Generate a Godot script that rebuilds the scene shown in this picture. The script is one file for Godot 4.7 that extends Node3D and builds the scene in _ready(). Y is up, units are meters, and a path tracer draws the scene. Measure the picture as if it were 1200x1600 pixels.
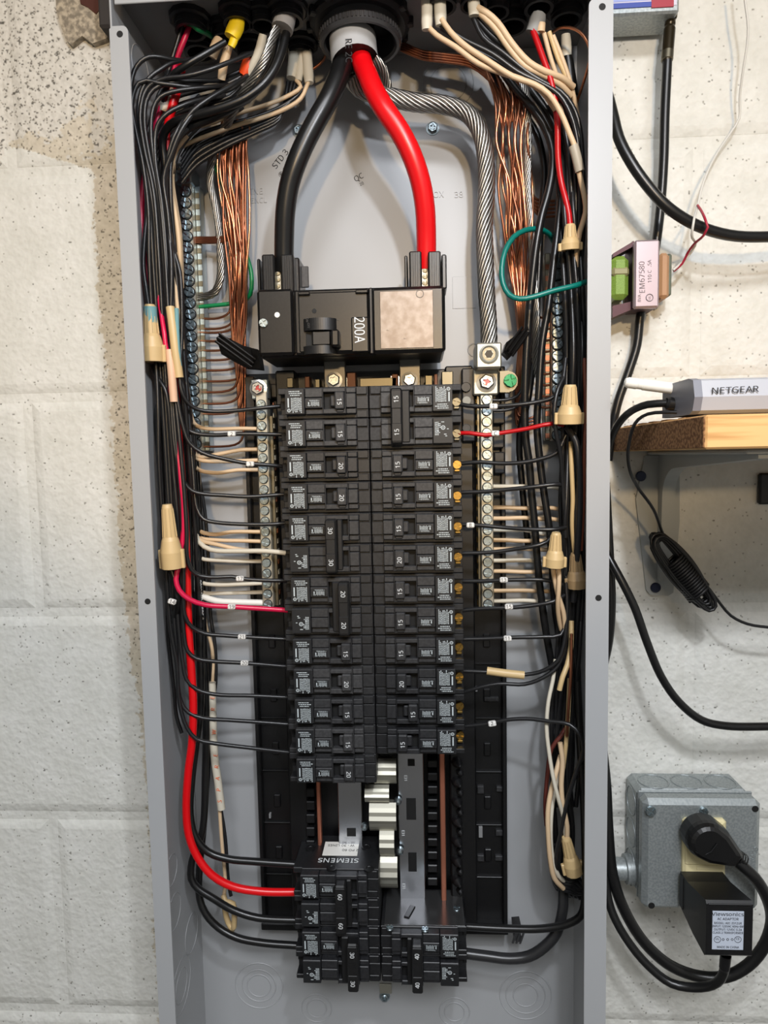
extends Node3D
# An open electrical panel on a painted block wall. Metres, y up. The wall's face is z = 0; row 0 of the breakers lies at y = OY.

const OY := 1.45
const F := 1045.8            # focal length in pixels of the 1200 x 1600 frame
const EYE := Vector3(0.0416, -0.0573 + OY, 0.6113)
const PITCH := 0.0254        # one breaker pole
const FACE := 0.078          # breakers' faces
const FRONT := 0.105         # front edge of the box
const GAP := 0.0007          # x of the seam between the two breaker columns
var look: Basis
var M := {}
var used := {}
var shared := {}
var rng := RandomNumberGenerator.new()
var font: SystemFont

# ---------------------------------------------------------------- geometry collector
class G:
	var v := PackedVector3Array()
	var n := PackedVector3Array()
	var uv := PackedVector2Array()
	var ix := PackedInt32Array()

	func vert(p: Vector3, nn: Vector3, t := Vector2.ZERO) -> int:
		v.append(p); n.append(nn); uv.append(t)
		return v.size() - 1

	func tri(i: int, j: int, k: int) -> void:
		var a := v[i]
		if (v[j] - a).cross(v[k] - a).dot(n[i] + n[j] + n[k]) > 0.0:
			ix.append(i); ix.append(k); ix.append(j)
		else:
			ix.append(i); ix.append(j); ix.append(k)

	func quad(a: Vector3, b: Vector3, c: Vector3, d: Vector3, nn: Vector3) -> void:
		var i := vert(a, nn, Vector2(0, 1)); vert(b, nn, Vector2(1, 1)); vert(c, nn, Vector2(1, 0)); vert(d, nn, Vector2(0, 0))
		tri(i, i + 1, i + 2); tri(i, i + 2, i + 3)

	func flat(a: Vector3, b: Vector3, c: Vector3, nn: Vector3) -> void:
		var i := vert(a, nn); vert(b, nn); vert(c, nn)
		tri(i, i + 1, i + 2)

	# box with chamfered edges
	func box(lo: Vector3, hi: Vector3, c := 0.0006, t := Transform3D()) -> void:
		var m := (lo + hi) / 2.0
		var h := ((hi - lo) / 2.0).abs()
		c = minf(c, minf(h.x, minf(h.y, h.z)) * 0.6)
		var s := [-1.0, 1.0]
		var P := func(sx: float, sy: float, sz: float, ax: int) -> Vector3:
			var p := Vector3(sx * (h.x - (0.0 if ax == 0 else c)), sy * (h.y - (0.0 if ax == 1 else c)), sz * (h.z - (0.0 if ax == 2 else c)))
			return t * (m + p)
		var b := t.basis
		for k in s:
			quad(P.call(k, -1.0, -1.0, 0), P.call(k, 1.0, -1.0, 0), P.call(k, 1.0, 1.0, 0), P.call(k, -1.0, 1.0, 0), (b * Vector3(k, 0, 0)).normalized())
			quad(P.call(-1.0, k, -1.0, 1), P.call(1.0, k, -1.0, 1), P.call(1.0, k, 1.0, 1), P.call(-1.0, k, 1.0, 1), (b * Vector3(0, k, 0)).normalized())
			quad(P.call(-1.0, -1.0, k, 2), P.call(1.0, -1.0, k, 2), P.call(1.0, 1.0, k, 2), P.call(-1.0, 1.0, k, 2), (b * Vector3(0, 0, k)).normalized())
		for i in s:
			for j in s:
				quad(P.call(i, j, -1.0, 0), P.call(i, j, 1.0, 0), P.call(i, j, 1.0, 1), P.call(i, j, -1.0, 1), (b * Vector3(i, j, 0)).normalized())
				quad(P.call(i, -1.0, j, 0), P.call(i, 1.0, j, 0), P.call(i, 1.0, j, 2), P.call(i, -1.0, j, 2), (b * Vector3(i, 0, j)).normalized())
				quad(P.call(-1.0, i, j, 1), P.call(1.0, i, j, 1), P.call(1.0, i, j, 2), P.call(-1.0, i, j, 2), (b * Vector3(0, i, j)).normalized())
				for k in s:
					flat(P.call(i, j, k, 0), P.call(i, j, k, 1), P.call(i, j, k, 2), (b * Vector3(i, j, k)).normalized())

	# tube along points; rs is one radius or one per point; UV: x round, y along in metres
	func tube(pts: PackedVector3Array, r: float, sides := 8, caps := true, rs := PackedFloat32Array()) -> void:
		var count := pts.size()
		if count < 2: return
		var dir := (pts[1] - pts[0]).normalized()
		var side := dir.cross(Vector3(0, 0, 1) if absf(dir.z) < 0.8 else Vector3(1, 0, 0)).normalized()
		var along := 0.0
		var first := v.size()
		for i in count:
			var d := (pts[mini(i + 1, count - 1)] - pts[maxi(i - 1, 0)]).normalized()
			side = (side - d * side.dot(d)).normalized()
			var up := d.cross(side)
			if i: along += pts[i].distance_to(pts[i - 1])
			var rr := rs[i] if rs.size() else r
			for k in sides + 1:
				var a := TAU * k / sides
				var o := side * cos(a) + up * sin(a)
				vert(pts[i] + o * rr, o, Vector2(float(k) / sides, along))
		for i in count - 1:
			for k in sides:
				var a := first + i * (sides + 1) + k
				tri(a, a + 1, a + sides + 1); tri(a + 1, a + sides + 2, a + sides + 1)
		if caps:
			for e in 2:
				var at := 0 if e == 0 else count - 1
				var nn := (pts[0] - pts[1]).normalized() if e == 0 else (pts[count - 1] - pts[count - 2]).normalized()
				var c := vert(pts[at], nn)
				for k in sides + 1:
					vert(v[first + at * (sides + 1) + k], nn)
				for k in sides:
					tri(c, c + 1 + k, c + 2 + k)

	# turned shape: profile of (radius, height) from o along axis
	func lathe(o: Vector3, axis: Vector3, prof: Array, sides := 16, smooth := false) -> void:
		axis = axis.normalized()
		var sx := axis.cross(Vector3(0, 1, 0) if absf(axis.y) < 0.8 else Vector3(1, 0, 0)).normalized()
		var sy := axis.cross(sx)
		for i in prof.size() - 1:
			var p: Vector2 = prof[i]
			var q: Vector2 = prof[i + 1]
			var sl := Vector2(q.y - p.y, p.x - q.x).normalized()
			var first := v.size()
			for k in sides + 1:
				var a := TAU * k / sides
				var rd := sx * cos(a) + sy * sin(a)
				var nn := (rd * sl.x + axis * sl.y).normalized()
				vert(o + rd * p.x + axis * p.y, nn, Vector2(float(k) / sides, p.y)); vert(o + rd * q.x + axis * q.y, nn, Vector2(float(k) / sides, q.y))
			for k in sides:
				var a := first + k * 2
				tri(a, a + 1, a + 2); tri(a + 2, a + 1, a + 3)

	# polygon (x, y) pulled from z0 to z1
	func prism(poly: PackedVector2Array, z0: float, z1: float, t := Transform3D()) -> void:
		var ids := Geometry2D.triangulate_polygon(poly)
		var area := 0.0
		for i in poly.size():
			area += poly[i].cross(poly[(i + 1) % poly.size()])
		for e in 2:
			var z := z0 if e == 0 else z1
			var nn := (t.basis * Vector3(0, 0, signf(z1 - z0) * (-1.0 if e == 0 else 1.0))).normalized()
			var first := v.size()
			for p in poly:
				vert(t * Vector3(p.x, p.y, z), nn, p)
			for i in range(0, ids.size(), 3):
				tri(first + ids[i], first + ids[i + 1], first + ids[i + 2])
		for i in poly.size():
			var a := poly[i]
			var b := poly[(i + 1) % poly.size()]
			var e := (b - a).normalized()
			var o := Vector2(e.y, -e.x) * signf(area)
			quad(t * Vector3(a.x, a.y, z0), t * Vector3(b.x, b.y, z0), t * Vector3(b.x, b.y, z1), t * Vector3(a.x, a.y, z1), (t.basis * Vector3(o.x, o.y, 0)).normalized())

	func mesh(off := Vector3.ZERO) -> ArrayMesh:
		var a := []
		a.resize(Mesh.ARRAY_MAX)
		var w := v
		if off != Vector3.ZERO:
			w = PackedVector3Array()
			w.resize(v.size())
			for i in v.size(): w[i] = v[i] - off
		a[Mesh.ARRAY_VERTEX] = w; a[Mesh.ARRAY_NORMAL] = n; a[Mesh.ARRAY_TEX_UV] = uv; a[Mesh.ARRAY_INDEX] = ix
		var m := ArrayMesh.new()
		m.add_surface_from_arrays(Mesh.PRIMITIVE_TRIANGLES, a)
		return m

# ---------------------------------------------------------------- measuring and naming
func at(px: float, py: float, z: float) -> Vector3:      # a point measured in the photograph, at its own distance from the wall
	var d := look * Vector3((px - 600.0) / F, -(py - 800.0) / F, -1.0)
	return EYE + d * ((z - EYE.z) / d.z)

func numbered(called: String) -> String:
	var k: int = used.get(called, 0)
	used[called] = k + 1
	return called if k == 0 else "%s_%03d" % [called, k]

func tag(o: Node, label: String, category := "", group := "", kind := "") -> void:
	o.set_meta("label", label)
	if category: o.set_meta("category", category)
	if group: o.set_meta("group", group)
	if kind: o.set_meta("kind", kind)

func thing(called: String, label: String, category: String, where: Vector3, group := "") -> Node3D:
	var o := Node3D.new()
	o.name = numbered(called); o.position = where
	tag(o, label, category, group)
	add_child(o, true)
	return o

func part(called: String, mesh: Mesh, m: Material, parent: Node3D, where := Vector3.ZERO, label := "") -> MeshInstance3D:
	var o := MeshInstance3D.new()
	o.name = called; o.mesh = mesh; o.material_override = m; o.position = where
	if label: o.set_meta("label", label)
	parent.add_child(o, true)
	return o

# a part whose shape was collected in the world's coordinates
func put(called: String, g: G, m: Material, parent: Node3D, label := "") -> MeshInstance3D:
	return part(called, g.mesh(origin_of(parent)), m, parent, Vector3.ZERO, label)

func origin_of(p: Node) -> Vector3:
	var s := Vector3.ZERO
	while p is Node3D and p != self:
		s += p.position
		p = p.get_parent()
	return s

# a thing that is one mesh
func single(called: String, g: G, m: Material, label: String, category: String, group := "") -> MeshInstance3D:
	var o := MeshInstance3D.new()
	var c := (g.v[0] + g.v[g.v.size() - 1]) / 2.0
	o.name = numbered(called); o.position = c; o.mesh = g.mesh(c); o.material_override = m
	tag(o, label, category, group)
	add_child(o, true)
	return o

func txt(s: String, where: Vector3, high: float, m: Material, parent: Node3D, turn := Basis(), called := "lettering", deep := 0.0002, wide := 1.0) -> MeshInstance3D:
	var t := TextMesh.new()
	t.text = s; t.font = font; t.font_size = 24; t.pixel_size = high / 27.0; t.depth = deep; t.curve_step = 2.0
	var o := part(called, t, m, parent, where - origin_of(parent))
	o.basis = turn * Basis.from_scale(Vector3(wide, 1, 1))
	return o

func smooth(c: PackedVector3Array, step := 0.007) -> PackedVector3Array:
	var out := PackedVector3Array()
	for i in c.size() - 1:
		var a := c[maxi(i - 1, 0)]
		var b := c[i]
		var d := c[i + 1]
		var e := c[mini(i + 2, c.size() - 1)]
		if i == 0: a = b * 2.0 - d
		if i == c.size() - 2: e = d * 2.0 - b
		# centripetal Catmull-Rom: no overshoot where control points crowd
		var t0 := 0.0
		var t1 := t0 + maxf(sqrt(a.distance_to(b)), 1e-4)
		var t2 := t1 + maxf(sqrt(b.distance_to(d)), 1e-4)
		var t3 := t2 + maxf(sqrt(d.distance_to(e)), 1e-4)
		var k := clampi(int(ceil(b.distance_to(d) / step)), 1, 10)
		for j in k:
			var t := lerpf(t1, t2, float(j) / k)
			var A1 := a * ((t1 - t) / (t1 - t0)) + b * ((t - t0) / (t1 - t0))
			var A2 := b * ((t2 - t) / (t2 - t1)) + d * ((t - t1) / (t2 - t1))
			var A3 := d * ((t3 - t) / (t3 - t2)) + e * ((t - t2) / (t3 - t2))
			var B1 := A1 * ((t2 - t) / (t2 - t0)) + A2 * ((t - t0) / (t2 - t0))
			var B2 := A2 * ((t3 - t) / (t3 - t1)) + A3 * ((t - t1) / (t3 - t1))
			out.append(B1 * ((t2 - t) / (t2 - t1)) + B2 * ((t - t1) / (t2 - t1)))
	out.append(c[c.size() - 1])
	return out

func line(f: Array) -> PackedVector3Array:               # px, py, z, px, py, z ...
	var c := PackedVector3Array()
	for i in range(0, f.size(), 3):
		c.append(at(f[i], f[i + 1], f[i + 2]))
	return smooth(c)

func wire(called: String, label: String, m: Material, r: float, f: Array, group := "", category := "wire", sides := 8) -> MeshInstance3D:
	var g := G.new()
	g.tube(line(f), r, sides)
	return single(called, g, m, label, category, group)

# strands laid in a helix around a centre line
func strands(pts: PackedVector3Array, big: float, count: int, lay: float, sides := 5) -> G:
	var g := G.new()
	var rs := big * sin(PI / count) * 1.02 / (1.0 + sin(PI / count))
	var dir := (pts[1] - pts[0]).normalized()
	var side := dir.cross(Vector3(0, 0, 1)).normalized()
	var sides_ := PackedVector3Array()
	var along := PackedFloat32Array()
	var s := 0.0
	for i in pts.size():
		var d := (pts[mini(i + 1, pts.size() - 1)] - pts[maxi(i - 1, 0)]).normalized()
		side = (side - d * side.dot(d)).normalized()
		if i: s += pts[i].distance_to(pts[i - 1])
		sides_.append(side); along.append(s)
	for k in count:
		var q := PackedVector3Array()
		for i in pts.size():
			var d := (pts[mini(i + 1, pts.size() - 1)] - pts[maxi(i - 1, 0)]).normalized()
			var a := TAU * (float(k) / count + along[i] / lay)
			q.append(pts[i] + (sides_[i] * cos(a) + d.cross(sides_[i]) * sin(a)) * (big - rs))
		g.tube(q, rs, sides)
	g.tube(pts, big - rs * 1.6, 6)
	return g

# box whose front face was measured in the photograph (x0, y0, x1, y1 at depth zf)
func pbox(g: G, x0: float, y0: float, x1: float, y1: float, zf: float, zb: float, c := 0.0006) -> void:
	var xm := (x0 + x1) / 2.0
	var ym := (y0 + y1) / 2.0
	g.box(Vector3(at(x0, ym, zf).x, at(xm, y1, zf).y, zb), Vector3(at(x1, ym, zf).x, at(xm, y0, zf).y, zf), c)

func mat(c: Color, rough := 0.5, metal := 0.0, spec := 0.5) -> StandardMaterial3D:
	var m := StandardMaterial3D.new()
	m.albedo_color = c; m.roughness = rough; m.metallic = metal; m.metallic_specular = spec
	return m

func noise_tex(freq: float, ramp: Gradient = null, sd := 1, size := 256, bump := -1.0) -> NoiseTexture2D:
	var f := FastNoiseLite.new()
	f.seed = sd; f.frequency = freq
	var t := NoiseTexture2D.new()
	t.width = size; t.height = size; t.seamless = true; t.noise = f
	if ramp: t.color_ramp = ramp
	if bump > 0.0:
		t.as_normal_map = true; t.bump_strength = bump
	return t

func ramp(a: Color, b: Color, p := 0.0, q := 1.0) -> Gradient:
	var g := Gradient.new()
	g.offsets = PackedFloat32Array([p, q]); g.colors = PackedColorArray([a, b])
	return g

func tri_mat(m: StandardMaterial3D, scale: float) -> StandardMaterial3D:
	m.uv1_triplanar = true; m.uv1_world_triplanar = true; m.uv1_scale = Vector3.ONE * scale
	return m

func _ready() -> void:
	rng.seed = 7
	look = Basis(Vector3.RIGHT, -0.0816) * Basis(Vector3.UP, 0.0562) * Basis(Vector3.BACK, -0.0152)
	var cam := Camera3D.new()
	cam.name = "camera"; cam.transform = Transform3D(look, EYE); cam.fov = rad_to_deg(2.0 * atan(800.0 / F)); cam.near = 0.02; cam.far = 20.0
	add_child(cam); cam.current = true
	var env := Environment.new()
	env.background_mode = Environment.BG_COLOR; env.background_color = Color(0.02, 0.02, 0.022)
	env.tonemap_mode = Environment.TONE_MAPPER_LINEAR; env.tonemap_exposure = 0.72
	env.sdfgi_enabled = true; env.ssao_enabled = true; env.ssil_enabled = true
	var we := WorldEnvironment.new()
	we.name = "environment"; we.environment = env
	add_child(we)
	font = SystemFont.new()
	font.font_names = PackedStringArray(["Droid Sans"])
	lights()
	materials()
	room()
	panel_box()
	interior()
	main_breaker()
	branch_breakers()
	bars()
	top_entries()
	service_cables()
	left_wires()
	right_wires()
	outside()

func lights() -> void:
	# unseen cool lamp near the camera, placed to cast the sharp shadows
	lamp("unseen_cool_lamp", "unseen small round white lamp lighting the open panel from the front", Vector3(0.17, 0.31 + OY, 0.64), Vector3(0.04, -0.42 + OY, 0.0), 0.018, Color(0.95, 0.97, 1.0), 0.36, 80.0, 1.0)
	# unseen warm lamp farther back; narrow cone keeps it off the lower panel
	lamp("unseen_warm_lamp", "unseen round warm lamp lighting the upper panel from farther back", Vector3(0.14, 0.33 + OY, 2.3), Vector3(-0.02, 0.30 + OY, 0.0), 0.05, Color(1.0, 0.86, 0.66), 2.6, 14.5, 0.5)
	var a := AreaLight3D.new()  # added ceiling area light, soft fill for the whole room
	a.name = "added_ceiling_fill"; a.area_size = Vector2(1.1, 0.5); a.light_energy = 5.4; a.light_color = Color(0.97, 0.98, 1.0)
	a.position = Vector3(0.2, 2.36, 1.5); a.rotation = Vector3(-PI / 2, 0, 0); a.shadow_enabled = true
	a.set("area_range", 6.0)
	add_child(a)

func lamp(called: String, label: String, p: Vector3, to: Vector3, r: float, c: Color, energy: float, angle: float, soft: float) -> void:
	var o := thing(called, label, "lamp", p)
	var d := (to - p).normalized()
	var shell := G.new()
	shell.lathe(Vector3.ZERO, -d, [Vector2(r * 1.25, -0.006), Vector2(r * 1.3, 0.0), Vector2(r * 1.15, 0.03), Vector2(r * 0.5, 0.05), Vector2(0.0, 0.052)], 20)
	part("housing", shell.mesh(), mat(Color(0.12, 0.12, 0.13), 0.4), o)
	var face := G.new()
	face.lathe(Vector3.ZERO, d, [Vector2(r * 1.2, -0.001), Vector2(0.0, 0.0)], 20)
	var fm := mat(Color.WHITE)
	fm.emission_enabled = true; fm.emission = c; fm.emission_energy_multiplier = 2.0
	part("lens", face.mesh(), fm, o)
	var s := SpotLight3D.new()
	s.name = called + "_beam"; s.light_energy = energy; s.light_color = c; s.light_size = r; s.spot_angle = angle; s.spot_angle_attenuation = soft
	s.spot_range = 8.0; s.spot_attenuation = 2.0; s.shadow_enabled = true
	s.position = p + d * (0.012 + r * 0.2)
	add_child(s)
	s.look_at_from_position(s.position, to, Vector3.UP)

func materials() -> void:
	M.grey = mat(Color(0.64, 0.645, 0.65), 0.40)
	M.grey_shaded = mat(Color(0.50, 0.50, 0.505), 0.5)  # same box paint, darkened for the shade under the top
	M.plastic = mat(Color(0.135, 0.135, 0.14), 0.42)
	M.main = mat(Color(0.082, 0.078, 0.077), 0.33)
	M.strap = mat(Color(0.40, 0.39, 0.37), 0.40, 0.85)
	M.bus_brown = mat(Color(0.36, 0.23, 0.17), 0.45, 0.5)
	M.face = mat(Color(0.20, 0.20, 0.205), 0.46)
	M.black = mat(Color(0.075, 0.075, 0.08), 0.42)
	M.tray = mat(Color(0.06, 0.06, 0.065), 0.4)
	M.hole_shade = mat(Color(0.02, 0.02, 0.02), 0.7)  # near-black, paints the shade inside holes, slots and pockets
	M.wire_black = mat(Color(0.11, 0.11, 0.115), 0.34)
	M.cable_black = mat(Color(0.07, 0.07, 0.072), 0.32)
	M.red = mat(Color(0.86, 0.03, 0.07), 0.33)
	M.wire_red = mat(Color(0.72, 0.05, 0.08), 0.35)
	M.pink = mat(Color(0.80, 0.07, 0.27), 0.35)
	M.cream = mat(Color(0.82, 0.71, 0.57), 0.5)
	M.white = mat(Color(0.90, 0.89, 0.86), 0.5)
	M.tan = mat(Color(0.80, 0.69, 0.50), 0.45)
	M.sheath = mat(Color(0.80, 0.77, 0.70), 0.55)
	M.green = mat(Color(0.04, 0.47, 0.27), 0.38)
	M.teal = mat(Color(0.0, 0.42, 0.38), 0.36)
	M.yellow = mat(Color(0.88, 0.74, 0.08), 0.5)
	M.orange = mat(Color(0.93, 0.30, 0.08), 0.5)
	M.copper = mat(Color(0.80, 0.55, 0.42), 0.30, 1.0)
	M.copper_dull = mat(Color(0.64, 0.42, 0.32), 0.42, 1.0)
	M.bolt = mat(Color(0.74, 0.74, 0.73), 0.36, 1.0)
	M.strip = mat(Color(0.78, 0.50, 0.40), 0.42, 0.8)
	M.alu = mat(Color(0.62, 0.61, 0.59), 0.36, 1.0)
	M.zinc = mat(Color(0.66, 0.71, 0.73), 0.38, 1.0)
	M.tin = mat(Color(0.72, 0.71, 0.66), 0.5, 0.9)
	M.bus = mat(Color(0.80, 0.81, 0.83), 0.27, 1.0)
	M.brass = mat(Color(0.66, 0.54, 0.30), 0.34, 1.0)
	M.gold_screw = mat(Color(0.46, 0.44, 0.38), 0.42, 1.0)
	M.print = mat(Color(0.86, 0.87, 0.87), 0.7)
	M.ink = mat(Color(0.10, 0.10, 0.11), 0.7)
	M.tag = mat(Color(0.90, 0.89, 0.87), 0.6)
	M.orange_ink = mat(Color(0.93, 0.42, 0.20), 0.7)
	M.blue_ink = mat(Color(0.42, 0.60, 0.62), 0.7)
	M.locknut = mat(Color(0.16, 0.16, 0.17), 0.42, 0.3)
	M.rim = mat(Color(0.34, 0.34, 0.35), 0.35, 0.6)
	M.galv = mat(Color(0.66, 0.68, 0.68), 0.42, 0.55)
	var sp := noise_tex(0.16, ramp(Color(0.87, 0.88, 0.88), Color(1, 1, 1), 0.25, 0.75), 5, 256)
	M.galv.albedo_texture = sp
	tri_mat(M.galv, 9.0)
	M.wood = mat(Color(1, 1, 1), 0.75)
	var wn := noise_tex(0.012, ramp(Color(0.74, 0.55, 0.33), Color(0.86, 0.69, 0.46), 0.35, 0.65), 3, 256)
	M.wood.albedo_texture = wn
	M.wood.uv1_triplanar = true; M.wood.uv1_world_triplanar = true; M.wood.uv1_scale = Vector3(1.5, 22.0, 10.0)
	M.wood_end = mat(Color(0.62, 0.46, 0.30), 0.9)
	M.wood_end.albedo_texture = noise_tex(0.09, ramp(Color(0.66, 0.6, 0.55), Color(1, 1, 1), 0.3, 0.6), 9, 256)
	tri_mat(M.wood_end, 14.0)
	M.router = mat(Color(0.66, 0.67, 0.70), 0.4)
	M.bracket = mat(Color(0.66, 0.67, 0.66), 0.45)
	M.ivory = mat(Color(0.85, 0.80, 0.62), 0.4)
	# fine grain for moulded plastic
	for k in ["plastic", "face", "tray", "black", "main"]:
		var m: StandardMaterial3D = M[k]
		m.albedo_texture = noise_tex(0.07, ramp(Color(0.82, 0.82, 0.83), Color(1, 1, 1), 0.35, 0.7), 21, 256)
		tri_mat(m, 16.0)

func wall_material() -> StandardMaterial3D:
	var W := 1200
	var H := 1100
	var data := PackedByteArray(); data.resize(W * H * 3)
	var hd := PackedByteArray(); hd.resize(W * H)
	var fine := FastNoiseLite.new(); fine.seed = 4; fine.frequency = 0.11; fine.fractal_octaves = 4; fine.fractal_gain = 0.62
	var coarse := FastNoiseLite.new(); coarse.seed = 9; coarse.frequency = 0.018
	var pits := FastNoiseLite.new(); pits.seed = 31; pits.frequency = 0.15; pits.fractal_octaves = 4; pits.fractal_gain = 0.85
	var A := fine.get_image(W, H, false, false, false).get_data()
	var B := coarse.get_image(W, H, false, false, false).get_data()
	var C := pits.get_image(W, H, false, false, false).get_data()
	# edge of the bare strip beside the box, measured at several heights
	var ys := [-40.0, 225.0, 262.0, 500.0, 720.0, 850.0, 960.0, 1040.0, 1090.0, 1280.0, 1450.0, 1700.0]
	var xs := [2.0, 8.0, 140.0, 158.0, 178.0, 188.0, 194.0, 205.0, 216.0, 231.0, 241.0, 252.0]
	var ey := []
	var ex := []
	for i in ys.size():
		var p := at(xs[i], ys[i], 0.0)
		ey.append(p.y); ex.append(p.x)
	var y_rough := at(60.0, 205.0, 0.0).y
	for j in H:
		var y := 1.85 - j * 0.001
		var e := -9.0
		for i in ey.size() - 1:
			if y <= ey[i] and y >= ey[i + 1]:
				e = lerpf(ex[i], ex[i + 1], (ey[i] - y) / (ey[i] - ey[i + 1]))
		for i in W:
			var x := -0.6 + i * 0.001
			var k := j * W + i
			var a := A[k] / 255.0 - 0.5
			var b := B[k] / 255.0 - 0.5
			var c := C[k] / 255.0
			var r := 0.835 + b * 0.07 + a * 0.05
			var g := 0.83 + b * 0.07 + a * 0.05
			var u := 0.80 + b * 0.08 + a * 0.05
			var hgt := 0.55 + a * 0.7 + b * 0.2
			var cut := 0.752 - b * 0.14
			if x < -0.12:
				var bare := x > e + a * 0.012 + b * 0.006
				if y > y_rough + b * 0.12 + a * 0.05:
					r = 0.81 + a * 0.12; g = 0.795 + a * 0.12; u = 0.76 + a * 0.12
					cut = 0.63; hgt += a * 0.3
				elif bare:
					r = 0.77 + a * 0.12 + b * 0.06; g = 0.735 + a * 0.12 + b * 0.06; u = 0.665 + a * 0.12 + b * 0.08
					cut = 0.66; hgt -= 0.12
				else:
					cut = 0.755 - b * 0.14
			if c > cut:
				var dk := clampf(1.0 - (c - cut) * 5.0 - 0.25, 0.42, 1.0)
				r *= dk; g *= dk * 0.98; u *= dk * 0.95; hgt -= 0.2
			data[k * 3] = int(clampf(r, 0, 1) * 255.0); data[k * 3 + 1] = int(clampf(g, 0, 1) * 255.0); data[k * 3 + 2] = int(clampf(u, 0, 1) * 255.0)
			hd[k] = int(clampf(hgt, 0, 1) * 255.0)
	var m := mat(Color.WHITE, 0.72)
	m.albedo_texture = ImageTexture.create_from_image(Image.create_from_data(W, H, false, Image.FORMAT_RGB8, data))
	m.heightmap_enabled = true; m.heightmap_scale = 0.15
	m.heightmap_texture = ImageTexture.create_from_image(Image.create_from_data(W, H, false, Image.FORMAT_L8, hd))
	return m

func struct(called: String, g: G, m: Material, label: String) -> MeshInstance3D:
	var o := single(called, g, m, label, "")
	o.set_meta("kind", "structure")
	return o

func room() -> void:
	var paint := wall_material()
	var plain := mat(Color(0.84, 0.83, 0.80), 0.8)
	var g := G.new()
	g.box(Vector3(-1.7, 0, -0.2), Vector3(1.7, 2.45, -0.0023), 0.001)
	for i in g.v.size():
		g.uv[i] = Vector2((g.v[i].x + 0.6) / 1.2, (1.85 - g.v[i].y) / 1.1)
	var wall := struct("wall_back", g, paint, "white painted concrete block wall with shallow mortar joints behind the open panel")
	wall.set_meta("category", "wall")
	var y0 := at(100.0, 957.0, 0.0).y
	var x0 := at(56.0, 880.0, 0.0).x
	for row in range(-3, 4):
		for col in range(-3, 4):
			var lo := Vector3(x0 + col * 0.4064 + (0.2032 if row % 2 else 0.0), y0 + row * 0.2032, -0.05)
			var hi := lo + Vector3(0.4064, 0.2032, 0.05)
			lo.x += 0.0045; hi.x -= 0.0045; lo.y += 0.0045; hi.y -= 0.0045
			if hi.x < -0.75 or lo.x > 0.75: continue
			var b := G.new()
			block(b, lo, hi)
			for i in b.v.size():
				b.uv[i] = Vector2((b.v[i].x + 0.6) / 1.2, (1.85 - b.v[i].y) / 1.1)
			put("block", b, paint, wall)
	var f := G.new(); f.box(Vector3(-1.7, -0.1, -0.2), Vector3(1.7, 0, 3.2), 0.001)
	struct("floor", f, mat(Color(0.34, 0.33, 0.32), 0.85), "grey concrete basement floor below the panel")
	var c := G.new(); c.box(Vector3(-1.7, 2.45, -0.2), Vector3(1.7, 2.55, 3.2), 0.001)
	struct("ceiling", c, mat(Color(0.78, 0.77, 0.74), 0.85), "pale basement ceiling above the panel")
	for s in [-1.0, 1.0]:
		var w := G.new(); w.box(Vector3(s * 1.7, 0, -0.2), Vector3(s * 1.8, 2.45, 3.2), 0.001)
		struct("wall_side", w, plain, "white block side wall of the basement")
	var w2 := G.new(); w2.box(Vector3(-1.8, 0, 3.2), Vector3(1.8, 2.45, 3.3), 0.001)
	struct("wall_front", w2, plain, "white wall at the far side of the basement")
	# mortar lump and foam beside the top of the box
	var lump := G.new()
	var pts := PackedVector2Array()
	var shape := [88, -30, 90, 20, 96, 40, 104, 62, 112, 72, 130, 58, 146, 70, 168, 62, 176, 40, 168, -30]
	for i in range(0, shape.size(), 2):
		var p := at(shape[i], shape[i + 1], 0.004); pts.append(Vector2(p.x, p.y))
	lump.prism(pts, 0.0, 0.006)
	single("mortar_patch", lump, tri_mat(textured(Color(0.70, 0.65, 0.57), 0.9, 0.05), 12.0), "beige smear of mortar on the wall at the box's upper corner", "mortar patch")
	var hole := G.new()
	var q := PackedVector2Array()
	for p in [Vector2(122, -20), Vector2(126, 6), Vector2(138, 12), Vector2(150, 22), Vector2(160, 10), Vector2(156, -20)]:
		var w := at(p.x, p.y, 0.0065); q.append(Vector2(w.x, w.y))
	hole.prism(q, 0.0055, 0.0068)
	single("brick_chip", hole, mat(Color(0.28, 0.14, 0.10), 0.9), "dark reddish broken gap in the mortar beside the box's upper corner", "wall gap")
	var strip := G.new()
	pbox(strip, 152, -30, 171, 42, 0.03, 0.002, 0.002)
	single("wood_strip", strip, mat(Color(0.18, 0.16, 0.15), 0.8), "dark strip against the wall beside the box's top corner", "strip")

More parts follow.
